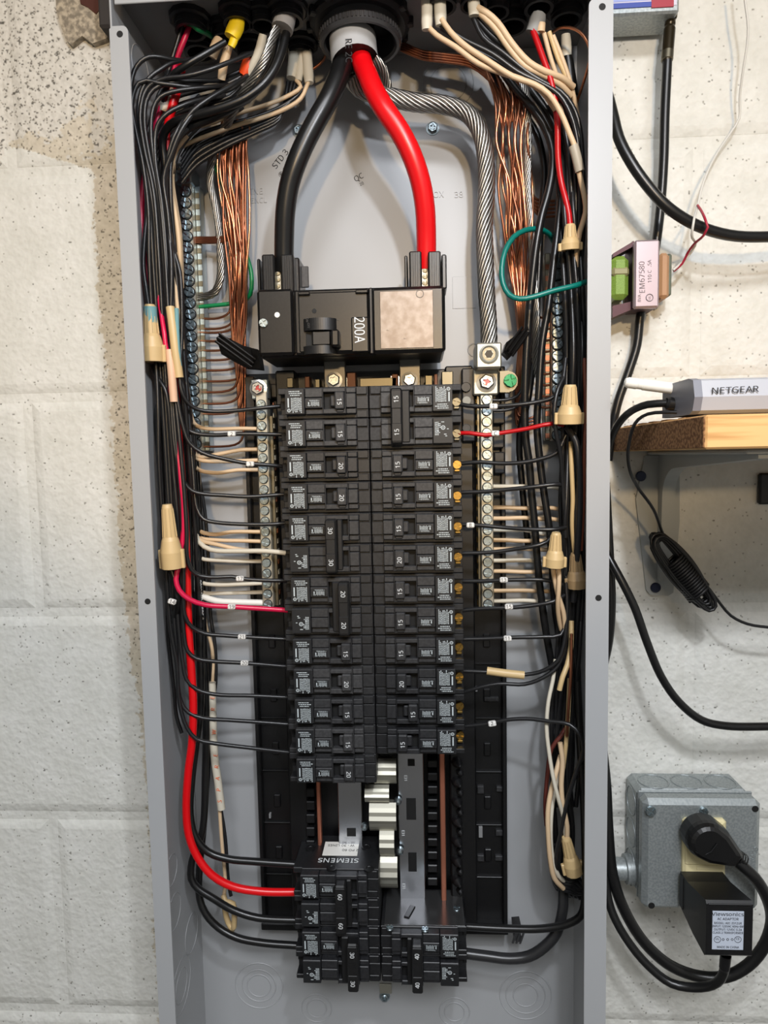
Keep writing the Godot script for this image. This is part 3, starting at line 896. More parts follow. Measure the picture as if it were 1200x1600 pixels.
func pole(t: Node3D, side: float, dv: float, on: bool, second: bool, tall: bool, lv: int) -> void:
	var at_ := Vector3(0, dv, 0)
	var md := tint("plastic", lv)
	var fc := tint("face", lv)
	part("body", bm("body", side, func(b: Callable) -> void:
		b.call(0.0075, 0.0735, -0.0125, 0.0125, -0.058, -0.0075)
		b.call(0.0, 0.0085, -0.0125, 0.0125, -0.058, -0.020)
		b.call(0.0, 0.0085, -0.0125, -0.0085, -0.058, -0.0085)
		b.call(0.0, 0.0085, 0.0075, 0.0125, -0.058, -0.0085)
		b.call(0.064, 0.0735, -0.0055, 0.0050, -0.010, -0.0060, 0.0004)
		b.call(0.064, 0.0725, 0.0060, 0.0122, -0.010, -0.0052, 0.0004)
		b.call(0.064, 0.0725, -0.0122, -0.0065, -0.010, -0.0066, 0.0004)), md, t, at_)
	var high := 0.0112
	var fp := part("face", bm("face%s" % on, side, func(b: Callable) -> void:
		b.call(0.0075, 0.0230, -0.0092, high, -0.009, 0.0)
		b.call(0.0234, 0.0375, 0.0040, high, -0.009, -0.0005)
		b.call(0.0234, 0.0375, -0.0045, 0.0036, -0.009, 0.0)
		b.call(0.0234, 0.0375, -0.0092, -0.0049, -0.009, -0.0028)
		b.call(0.0379, 0.0558, 0.0078, high, -0.009, 0.0002)
		b.call(0.0379, 0.0558, -0.0092, -0.0052, -0.009, 0.0002)
		b.call(0.0562, 0.0640, 0.0070, high, -0.009, -0.0012)
		b.call(0.0562, 0.0640, -0.0046, 0.0066, -0.009, 0.0)
		b.call(0.0562, 0.0640, -0.0092, -0.0050, -0.009, -0.0020)
		b.call(0.0376, 0.0381, -0.0092, high, -0.009, 0.0006, 0.0001)
		b.call(0.0556, 0.0561, -0.0092, high, -0.009, 0.0006, 0.0001)
		b.call(0.0381, 0.0556, -0.0052, 0.0078, -0.009, -0.0065)), fc, t, at_)
	part("handle_pocket", bm("pocket", side, func(b: Callable) -> void: b.call(0.0383, 0.0554, -0.0051, 0.0077, -0.0066, -0.0062, 0.0001)), M.hole_shade, fp)
	part("printed_label", plate("label", 0.0150, 0.0196, side > 0), print_mat(2 if second else (0 if lv % 2 == 0 else 1)), fp, Vector3(ux(0.01525, side), 0.0010, 0.0006))
	if not second:
		part("approval_print", plate("mark", 0.0118, 0.0056, side > 0), print_mat(0), fp, Vector3(ux(0.0305, side), -0.0005, 0.0006))
	if side > 0 and lv >= -1 and t.position.y > OY - 0.35:
		var m: Material = M.brass if lv < 2 else M.gold_screw
		screw(t, t.position + Vector3(ux(0.0035, side), dv - 0.0010, -0.0195), 0.0036, m, "terminal_screw")
		part("terminal_clip", bm("clip", side, func(b: Callable) -> void: b.call(0.0012, 0.0058, -0.0066, -0.0046, -0.0205, -0.0165, 0.0004)), m, t, at_)
	else:
		part("terminal_hole", bm("hole", side, func(b: Callable) -> void: b.call(-0.0004, 0.003, -0.004, 0.003, -0.030, -0.0196, 0.0004)), M.hole_shade, t, at_)
	if not tall:
		handle(t, side, dv, on, lv)

func handle(t: Node3D, side: float, dv: float, on: bool, lv: int) -> void:
	var u := 0.0475 if on else 0.0386
	part("handle", bm("handle%s" % on, side, func(b: Callable) -> void:
		b.call(u, u + 0.0078, -0.0060, 0.0080, -0.006, 0.0035, 0.0009)
		b.call(u + (-0.004 if on else 0.0074), u + (0.001 if on else 0.0118), -0.0035, 0.0055, -0.006, -0.0015, 0.0009)
		b.call(u + 0.0008, u + 0.0072, -0.0084, -0.0058, -0.006, 0.0012, 0.0009)), tint("face", lv), t, Vector3(0, dv, 0))

# rating printed on the handle, turned as on the breaker
func rating(t: Node3D, side: float, dv: float, on: bool, s: String, z: float) -> void:
	var u := 0.0514 if on else 0.0425
	var par: Node3D = t.get_node("handle_tie" if t.has_node("handle_tie") else "handle")
	txt(s, t.position + Vector3(ux(u, side), dv, z), 0.0056, M.print, par, Basis(Vector3.BACK, PI / 2 * side), "rating_number", 0.00012)

func breaker(side: float, row: int, amps: String, on: bool, poles: int, lv: int, label: String, group := "") -> Node3D:
	var t := thing("circuit_breaker", label, "breaker", Vector3(GAP + side * 0.0004, OY - (row + 0.5) * PITCH, FACE - rng.randf() * 0.0006), group)
	for k in poles:
		pole(t, side, -k * PITCH, on, k == 1, poles == 2, lv)
	if poles == 2:
		var u := 0.0470 if on else 0.0380
		part("handle_tie", bm("tie%s" % on, side, func(b: Callable) -> void:
			b.call(u, u + 0.0088, -PITCH - 0.0088, 0.0088, -0.006, 0.0105, 0.0012)
			b.call(u + 0.0006, u + 0.0082, -0.0070, 0.0070, 0.0100, 0.0112, 0.0005)
			b.call(u + 0.0006, u + 0.0082, -PITCH - 0.0070, -PITCH + 0.0070, 0.0100, 0.0112, 0.0005)
			b.call(u + (0.0084 if not on else -0.006), u + (0.0130 if not on else 0.0006), -PITCH - 0.0080, 0.0080, -0.006, 0.001, 0.0009)), tint("black", 0), t)
		for k in 2:
			rating(t, side, -k * PITCH, on, amps, 0.0113)
	else:
		rating(t, side, 0.0, on, amps, 0.0037)
	return t

func branch_breakers() -> void:
	var ord := ["first", "second", "third", "fourth", "fifth", "sixth", "seventh", "eighth", "ninth", "tenth", "eleventh", "twelfth"]
	var L := "beside the red feeder wire"
	var R := "in the shelf-side column"
	# left column
	for b in [[0, "15", 0, "topmost"], [1, "15", 1, "second from the top"], [2, "20", -1, "third from the top"], [3, "20", 0, "fourth from the top"]]:
		breaker(-1.0, b[0], b[1], true, 1, b[2], "black single %s breaker, %s, %s" % [b[1], b[3], L], "single breakers")
	breaker(-1.0, 4, "30", false, 2, 0, "double black 30 breaker with its tied handle switched away from the seam", "double breakers")
	breaker(-1.0, 6, "20", true, 2, 0, "double black 20 breaker where the bright pink wire enters", "double breakers")
	for b in [[8, "15", 0, "first below the double 20"], [9, "20", 1, "second below the double 20"], [10, "15", 0, "third below the double 20"], [11, "15", 1, "fourth below the double 20"], [12, "20", 0, "just above the open bus bars"]]:
		breaker(-1.0, b[0], b[1], true, 1, b[2], "black single %s breaker, %s, %s" % [b[1], b[3], L], "single breakers")
	var big := breaker(-1.0, 16, "60", false, 2, -1, "double black 60 breaker with white sticker on its upper side", "double breakers")
	breaker(-1.0, 18, "30", true, 2, -1, "lowest double black 30 breaker, beside the 40 breaker", "double breakers")
	# right column
	breaker(1.0, 0, "15", true, 2, 2, "double black 15 breaker with tall tied handle and thin red wire", "double breakers")
	for k in range(2, 12):
		var on := k != 10
		var amps := "20" if k in [5, 9] else "15"
		var extra := ", switched off," if not on else ""
		breaker(1.0, k, amps, on, 1, 0 if k < 9 else -1, "black single %s breaker%s %s below the double 15 %s" % [amps, extra, ord[k - 2], R], "single breakers")
	breaker(1.0, 18, "40", false, 2, -1, "double black 40 breaker with shiny bare upper side, shelf side", "double breakers")
	# upper side of the lower breakers: sticker, maker's lettering, rivets
	var ytop := PITCH / 2 - 0.0001
	var s := G.new()
	s.box(Vector3(-0.051, ytop, -0.047), Vector3(-0.020, ytop + 0.0004, -0.026), 0.0001)
	var sticker := part("sticker", s.mesh(), M.white, big)
	var lay := Basis(Vector3(-1, 0, 0), Vector3(0, 0, 1), Vector3(0, 1, 0))
	txt("SIEMENS", big.position + Vector3(-0.036, ytop + 0.0002, -0.019), 0.0092, M.print, big, lay, "maker_lettering", 0.0002, 1.1)
	for k in [[-0.036, -0.041, "W - 30 LINES"], [-0.027, -0.034, "2 PO 60"]]:
		txt(k[2], big.position + Vector3(k[0], ytop + 0.0005, k[1]), 0.0048, M.ink, big, lay, "sticker_print", 0.0001)
	for p in [[-0.063, -0.036], [-0.013, -0.040], [-0.040, -0.008], [-0.008, -0.008]]:
		var d := G.new()
		d.lathe(Vector3(p[0], ytop, p[1]), Vector3(0, 1, 0), [Vector2(0.0045, 0.0), Vector2(0.0045, 0.0006), Vector2(0.003, 0.0007), Vector2(0.0026, 0.0003), Vector2(0, 0.0003)], 14)
		part("rivet_boss", d.mesh(), M.black, big)
	var low: Node3D = get_node("circuit_breaker_%03d" % (used["circuit_breaker"] - 1))
	for p in [[0.066, -0.030], [0.008, -0.004], [0.038, -0.003]]:
		var o := part("rivet", screw_mesh(false), M.zinc, low, Vector3(p[0], ytop, p[1]))
		o.basis = Basis(Vector3(1, 0, 0), -PI / 2) * Basis.from_scale(Vector3.ONE * 0.0030)
	var h := G.new(); h.box(Vector3(0.012, ytop, -0.040), Vector3(0.017, ytop + 0.0015, -0.024), 0.0006, Transform3D(Basis(Vector3.UP, -0.35), Vector3.ZERO))
	part("catch", h.mesh(), M.black, low)
	var gl := G.new(); gl.box(Vector3(0.003, ytop, -0.056), Vector3(0.072, ytop + 0.0003, -0.009), 0.0001)
	part("side_sheet", gl.mesh(), mat(Color(0.18, 0.18, 0.18), 0.22), low)

func bars() -> void:
	var bar: Node3D
	var strip: Node3D
	# neutral bar of the left column
	var t := thing("neutral_bar", "tinned neutral bar of screws beside the breaker column on the red feeder side", "neutral bar", at(412, 780, 0.03))
	var a := at(398.5, 612, 0.045); var a2 := at(417, 612, 0.045); var e := at(415, 949, 0.045)
	var g := G.new(); g.box(Vector3(a.x, e.y, 0.034), Vector3(a2.x, a.y, 0.045), 0.0008)
	bar = put("bar", g, M.tin, t)
	g = G.new(); g.box(Vector3(a2.x, e.y, 0.030), Vector3(a2.x + 0.0034, a.y - 0.02, 0.040), 0.0006)
	strip = put("side_strip", g, M.gold_screw, t)
	for k in 20:
		var y := lerpf(at(404, 632, 0.045).y, at(418, 944, 0.045).y, k / 19.0)
		put("screw_well", disc(Vector3((a.x + a2.x) / 2 - 0.0002, y, 0.045), 0.0036 * 1.16, 0.0003, 14), M.hole_shade, bar)
		screw(bar, Vector3((a.x + a2.x) / 2 - 0.0002, y, 0.045) + Vector3(0, 0, 0.0003), 0.0036, M.zinc)
		g = G.new(); g.box(Vector3(a2.x + 0.0030, y - 0.0022, 0.033), Vector3(a2.x + 0.0040, y + 0.0022, 0.0385), 0.0004); put("wire_port", g, M.tin if k % 3 else M.copper_dull, strip)
	g = G.new(); pbox(g, 392, 592, 419, 624, 0.044, 0.034, 0.001); put("end_lug", g, M.zinc, t)
	screw(t, at(404, 607, 0.044), 0.0060, M.bolt, "lug_bolt", true)
	put("bolt_paint", disc(at(404, 607, 0.0485), 0.0026, 0.0004), mat(Color(0.72, 0.25, 0.22), 0.5), t)
	# neutral bar of the right column
	t = thing("neutral_bar", "tinned neutral bar of screws below the silver lug of the stranded cable", "neutral bar", at(760, 780, 0.03))
	a = at(750, 616, 0.045); a2 = at(770, 616, 0.045); e = at(760, 951, 0.045)
	g = G.new(); g.box(Vector3(a.x, e.y, 0.034), Vector3(a2.x, a.y, 0.045), 0.0008)
	bar = put("bar", g, M.tin, t)
	g = G.new(); g.box(Vector3(a.x - 0.0026, e.y, 0.030), Vector3(a.x, a.y, 0.041), 0.0006)
	strip = put("side_strip", g, M.gold_screw, t)
	for k in 20:
		var y := lerpf(at(761, 625, 0.045).y, at(761, 944, 0.045).y, k / 19.0)
		put("screw_well", disc(Vector3((a.x + a2.x) / 2, y, 0.045), 0.0037 * 1.16, 0.0003, 14), M.hole_shade, bar)
		screw(bar, Vector3((a.x + a2.x) / 2, y, 0.045) + Vector3(0, 0, 0.0003), 0.0037, M.zinc)
		g = G.new(); g.box(Vector3(a.x - 0.0030, y - 0.0022, 0.033), Vector3(a.x - 0.0022, y + 0.0022, 0.0395), 0.0004); put("wire_port", g, M.brass, strip)
	g = G.new(); pbox(g, 739, 576, 779, 617, 0.047, 0.030, 0.0012); put("lug_plate", g, M.tin, t)
	screw(t, at(760, 597, 0.047), 0.0066, M.bolt, "lug_bolt", true)
	put("bolt_paint", disc(at(760, 597, 0.0522), 0.0028, 0.0004), mat(Color(0.80, 0.45, 0.42), 0.5), t)
	# main neutral lug
	t = thing("neutral_lug", "square silver lug block with round socket at the end of the stranded cable", "lug", at(763, 576, 0.03))
	g = G.new(); pbox(g, 744, 535, 784, 575, 0.066, 0.036, 0.0012); put("block", g, M.tin, t)
	var c := at(764, 553, 0.066)
	g = G.new(); g.lathe(c, Vector3(0, 0, 1), [Vector2(0.0078, -0.0002), Vector2(0.0078, 0.0006), Vector2(0.0064, 0.0012), Vector2(0.0054, 0.0006), Vector2(0.0052, -0.0001)], 24); put("set_screw", g, M.tin, t)
	g = G.new(); g.lathe(c + Vector3(0, 0, 0.0001), Vector3(0, 0, 1), [Vector2(0.0052, 0.0), Vector2(0.0034, 0.0)], 24); put("set_screw_face", g, M.gold_screw, t)
	g = G.new(); g.lathe(c + Vector3(0, 0, 0.0003), Vector3(0, 0, 1), [Vector2(0.0034, 0.0), Vector2(0.0, 0.0)], 6); put("hex_socket", g, mat(Color(0.16, 0.15, 0.13), 0.4, 0.6), t)
	# bonding strap
	t = thing("bonding_strap", "brassy rounded strap held by a green bonding screw beside the lug plate", "strap", at(797, 612, 0.03))
	var q := PackedVector2Array()
	for p in [[781, 580], [797, 579]]:
		var w := at(p[0], p[1], 0.044); q.append(Vector2(w.x, w.y))
	var m := at(795, 596, 0.044)
	for k in 9:
		var an := PI / 2 - PI * k / 8.0
		q.append(Vector2(m.x + cos(an) * 0.0075, m.y + sin(an) * 0.0085))
	for p in [[797, 613], [781, 613]]:
		var w := at(p[0], p[1], 0.044); q.append(Vector2(w.x, w.y))
	g = G.new(); g.prism(q, 0.034, 0.044); put("plate", g, M.gold_screw, t)
	screw(t, at(797, 595, 0.044), 0.0055, mat(Color(0.05, 0.42, 0.30), 0.25, 0.5), "green_screw", false, 0.2)
	# ground bars
	t = thing("ground_bar", "long ground bar of zinc screws along the box side behind the black wires and copper", "ground bar", at(296, 480, 0.006))
	a = at(285, 285, 0.026); a2 = at(299, 285, 0.026); e = at(300, 705, 0.026)
	g = G.new(); g.box(Vector3(a.x - 0.0015, e.y, 0.012), Vector3(a2.x - 0.0006, a.y, 0.026), 0.0008)
	bar = put("bar", g, M.tin, t)
	g = G.new(); g.box(Vector3(a2.x - 0.0006, e.y, 0.006), Vector3(a2.x + 0.0040, a.y, 0.017), 0.0006)
	strip = put("side_strip", g, M.zinc, t)
	for k in 24:
		var y := lerpf(at(286, 300, 0.026).y, at(306, 694, 0.026).y, k / 23.0)
		put("screw_well", disc(Vector3((a.x + a2.x) / 2 - 0.0014, y, 0.026), 0.0043 * 1.16, 0.0003, 14), M.hole_shade, bar)
		screw(bar, Vector3((a.x + a2.x) / 2 - 0.0014, y, 0.026) + Vector3(0, 0, 0.0003), 0.0043, M.zinc)
		g = G.new(); g.box(Vector3(a2.x - 0.0003, y - 0.0022, 0.0168), Vector3(a2.x + 0.0036, y + 0.0022, 0.0174), 0.0003); put("wire_port", g, M.gold_screw, strip)
	g = G.new(); pbox(g, 272, 254, 298, 286, 0.028, 0.004, 0.0012); put("end_clip", g, M.zinc, t)
	screw(t, at(284, 266, 0.028), 0.0042, M.zinc, "mounting_screw")
	t = thing("ground_bar", "ground bar of zinc screws half hidden by black wires below the green loop", "ground bar", at(870, 540, 0.006))
	a = at(863, 390, 0.026); a2 = at(879, 390, 0.026); e = at(868, 688, 0.026)
	g = G.new(); g.box(Vector3(a.x, e.y, 0.012), Vector3(a2.x, a.y, 0.026), 0.0008)
	bar = put("bar", g, M.tin, t)
	g = G.new(); g.box(Vector3(a.x - 0.0045, e.y, 0.006), Vector3(a.x, a.y, 0.017), 0.0006)
	strip = put("side_strip", g, M.gold_screw, t)
	for k in 16:
		var y := lerpf(at(873, 412, 0.026).y, at(870, 680, 0.026).y, k / 15.0)
		put("screw_well", disc(Vector3((a.x + a2.x) / 2, y, 0.026), 0.0044 * 1.16, 0.0003, 14), M.hole_shade, bar)
		screw(bar, Vector3((a.x + a2.x) / 2, y, 0.026) + Vector3(0, 0, 0.0003), 0.0044, M.zinc)
		g = G.new(); g.box(Vector3(a.x - 0.0042, y - 0.0022, 0.0168), Vector3(a.x - 0.0005, y + 0.0022, 0.0174), 0.0003); put("wire_port", g, M.copper_dull, strip)

# ---------------------------------------------------------------- cable entries through the top wall
func entry(px: float, py: float, z: float, r: float, label: String, deep := 0.012) -> void:
	var y := OY + 0.29 - 0.0015
	var x := at(px, py, z).x
	var t := thing("cable_connector", label, "connector", Vector3(x, y, z))
	var g := G.new()
	var dn := Vector3(0, -1, 0)
	g.lathe(Vector3.ZERO, dn, [Vector2(r * 1.35, -0.0002), Vector2(r * 1.35, 0.004), Vector2(r * 1.2, 0.005), Vector2(r * 1.02, 0.005)], 12)
	part("locknut", g.mesh(), M.locknut, t)
	g = G.new()
	g.lathe(Vector3.ZERO, dn, [Vector2(r * 1.02, 0.004), Vector2(r * 1.02, deep * 0.7), Vector2(r * 0.98, deep * 0.72), Vector2(r, deep), Vector2(r * 0.78, deep), Vector2(r * 0.76, 0.0)], 20)
	part("throat", g.mesh(), M.locknut, t)
	g = G.new()
	g.lathe(Vector3.ZERO, dn, [Vector2(r * 0.78, 0.001), Vector2(0, 0.001)], 16)
	part("opening", g.mesh(), M.hole_shade, t)

func top_entries() -> void:
	var E := [[297, 28, 0.068, 0.012, "red cable's dark connector"], [371, 14, 0.074, 0.011, "yellow cable's dark connector"], [411, 30, 0.070, 0.010, "dark connector between the yellow cable and grey taped cable"],
		[312, 62, 0.040, 0.013, "large dark empty connector behind the pink wire"], [352, 44, 0.056, 0.010, "small dark connector behind the yellow cable"], [392, 84, 0.030, 0.011, "low dark connector above the orange cable end"],
		[470, 76, 0.030, 0.011, "dark connector above the three pale sheath ends"], [448, 2, 0.074, 0.012, "dark connector above the grey taped cable"], [690, -14, 0.080, 0.011, "dark connector above the twin white sheaths"],
		[775, 18, 0.070, 0.010, "dark empty connector beside the pale split sheath"], [800, 40, 0.052, 0.012, "wide dark connector behind the cream pair"], [842, 12, 0.072, 0.011, "dark connector above the grey split sheath"],
		[885, 42, 0.056, 0.012, "dark connector near the copper arc in the corner"], [740, -12, 0.080, 0.010, "dark connector above the pale split sheath"]]
	for k in E:
		entry(k[0], k[1], k[2], k[3], k[4] + " in the box's top wall")
	# the large service connector
	var top := OY + 0.29 - 0.0015
	var c := at(562, 40, 0.054)
	var t := thing("service_connector", "large round conduit connector with ribbed locknut where the service cable enters", "connector", Vector3(c.x, top, 0.052))
	var dn := Vector3(0, -1, 0)
	var g := G.new()
	g.lathe(Vector3.ZERO, dn, [Vector2(0.0395, -0.0002), Vector2(0.0395, 0.005), Vector2(0.036, 0.0072), Vector2(0.030, 0.0072)], 40); part("locknut", g.mesh(), M.locknut, t)
	g = G.new()
	for k in 12:
		var a := TAU * k / 12.0
		g.box(Vector3(-0.003, -0.0065, 0.037), Vector3(0.003, 0.0, 0.0425), 0.0008, Transform3D(Basis(Vector3.UP, a), Vector3.ZERO))
	part("locknut_lugs", g.mesh(), M.locknut, t)
	g = G.new()
	g.lathe(Vector3.ZERO, dn, [Vector2(0.0315, 0.006), Vector2(0.0315, 0.012), Vector2(0.0325, 0.0125), Vector2(0.0325, 0.0175), Vector2(0.0312, 0.0195), Vector2(0.0290, 0.0195), Vector2(0.0275, 0.0175), Vector2(0.0272, 0.0)], 40); part("bushing", g.mesh(), M.rim, t)
	g = G.new()
	for k in 64:
		var a := TAU * k / 64.0
		g.box(Vector3(-0.0007, -0.0170, 0.0318), Vector3(0.0007, -0.0130, 0.0332), 0.0002, Transform3D(Basis(Vector3.UP, a), Vector3.ZERO))
	part("bushing_knurl", g.mesh(), M.rim, t)
	g = G.new(); g.lathe(Vector3.ZERO, dn, [Vector2(0.0272, 0.001), Vector2(0, 0.001)], 24); part("opening", g.mesh(), M.hole_shade, t)

func sheath(called: String, label: String, m: Material, r: float, f: Array, flat := 0.62) -> void:
	var g := G.new()
	var pts := line(f)
	var count := pts.size()
	var rs := PackedFloat32Array()
	for i in count:
		rs.append(r * (1.0 - 0.12 * float(i == 0 or i == count - 1)))
	g.tube(pts, r, 10, true, rs)
	for i in g.v.size():                 # flat cable: thinner front to back
		var best := 0
		var bd := 1e9
		for k in count:
			var d := g.v[i].distance_squared_to(pts[k])
			if d < bd: bd = d; best = k
		g.v[i].z = pts[best].z + (g.v[i].z - pts[best].z) * flat
	single(called, g, m, label, "cable sheath")

func service_cables() -> void:
	# outer jacket, tape and the three service conductors
	var g := G.new()
	g.tube(line([548, 30, 0.054, 551, 62, 0.0585, 553, 84, 0.0605, 555, 95, 0.0617]), 0.0180, 24, true); single("service_cable_jacket", g, mat(Color(0.12, 0.12, 0.12), 0.5), "dark round service cable jacket inside the large connector", "cable")
	g = G.new()
	var tp := line([551, 62, 0.0585, 553, 84, 0.0605, 555, 98, 0.062])
	g.tube(tp, 0.0184, 28, false)
	var tape := single("cable_tape", g, mat(Color(0.66, 0.66, 0.66), 0.6), "grey printed wrap round the service cable below the large connector", "tape")
	txt("RE 2C", at(545, 79, 0.0610 + 0.0188), 0.0080, M.ink, tape, Basis(Vector3.BACK, -PI / 2) * Basis(Vector3.RIGHT, 0.0), "cable_print", 0.0001)
	wire("service_cable", "thick black service cable from the grey wrap to the main breaker", M.cable_black, 0.0079, [540, 84, 0.061, 534, 104, 0.064, 526, 127, 0.069, 512, 158, 0.073, 496, 186, 0.074, 479, 218, 0.074, 463, 255, 0.073, 452, 290, 0.070, 446, 330, 0.066, 444, 380, 0.060, 444, 425, 0.055], "", "cable", 18)
	wire("service_cable", "thick bright red service cable from the grey wrap to the main breaker", M.red, 0.0079, [562, 84, 0.062, 568, 104, 0.066, 574, 117, 0.071, 584, 141, 0.077, 603, 174, 0.082, 625, 206, 0.081, 644, 244, 0.078, 657, 284, 0.073, 664, 325, 0.067, 666, 370, 0.060, 666, 420, 0.054], "", "cable", 18)
	var n := strands(line([548, 120, 0.056, 562, 138, 0.050, 602, 150, 0.048, 648, 160, 0.046, 694, 164, 0.045, 730, 177, 0.045, 749, 203, 0.045, 758, 240, 0.045, 760, 300, 0.045, 757, 350, 0.046, 758, 400, 0.047, 760, 450, 0.048, 763, 500, 0.050, 764, 540, 0.051]), 0.0072, 13, 0.085)
	single("stranded_cable", n, M.alu, "thick bare stranded aluminium cable bending across to the silver lug", "cable")
	n = strands(line([585, 92, 0.062, 598, 108, 0.058, 604, 130, 0.052, 605, 148, 0.048]), 0.0042, 8, 0.05)
	single("stranded_cable", n, M.alu, "short frayed aluminium strands leaving the grey wrap beside the red cable", "cable")

func clip_tag(px: float, py: float, z: float, s: String, label: String, lean := 0.0) -> void:
	# numbered sleeve on a wire
	var g := G.new()
	g.box(Vector3(-0.0032, -0.0021, -0.0020), Vector3(0.0032, 0.0021, 0.0020), 0.0008, Transform3D(Basis(Vector3.BACK, lean), at(px, py, z)))
	var o := single("wire_marker", g, M.tag, label, "wire marker", "numbered markers on branch wires")
	txt(s, at(px, py, z + 0.0021), 0.0048, M.ink, o, Basis(Vector3.BACK, lean), "marker_number", 0.0001)

func wirenut(label: String, f: Array, m: Material, up := 1.0, s := 1.0) -> Node3D:
	# f: px, py of the narrow end, px, py of the skirt, depth
	var a := at(f[0], f[1], f[4] + 0.003); var b := at(f[2], f[3], f[4])
	var d := (a - b).normalized()
	var len_ := a.distance_to(b)
	var t := thing("wire_nut", label, "wire nut", b)
	var r := 0.0088 * s
	var g := G.new()
	g.lathe(Vector3.ZERO, d, [Vector2(r * 0.8, 0.0), Vector2(r * 1.0, 0.0005), Vector2(r * 1.02, len_ * 0.26), Vector2(r * 0.80, len_ * 0.44), Vector2(r * 0.66, len_ * 0.50)], 12)
	part("skirt", g.mesh(), m, t)
	g = G.new()
	g.lathe(Vector3.ZERO, d, [Vector2(r * 0.66, len_ * 0.46), Vector2(r * 0.50, len_ * 0.95), Vector2(r * 0.42, len_), Vector2(0, len_)], 14)
	part("grip", g.mesh(), m, t)
	var sx := d.cross(Vector3(0, 0, 1)).normalized()
	var sy := d.cross(sx)
	g = G.new()
	for k in 12:
		var an := TAU * k / 12.0
		var o := sx * cos(an) + sy * sin(an)
		g.tube(PackedVector3Array([d * len_ * 0.5 + o * r * 0.645, d * len_ * 0.93 + o * r * 0.495]), 0.0004, 4)
	part("grip_rib", g.mesh(), m, t)
	g = G.new()
	for k in 2:
		var o := sx * (1.0 if k == 0 else -1.0)
		g.box(Vector3(-0.0016, 0.0, -0.0016), Vector3(0.0016, len_ * 0.30, 0.0016), 0.0005, Transform3D(Basis(sx, d, sx.cross(d)), o * r * 1.02))
	part("wing", g.mesh(), m, t)
	return t

func jig(f: Array, dx: float, dy: float, dz: float) -> Array:
	var o := f.duplicate()
	for i in range(0, o.size(), 3):
		o[i] += dx; o[i + 1] += dy; o[i + 2] += dz
	return o

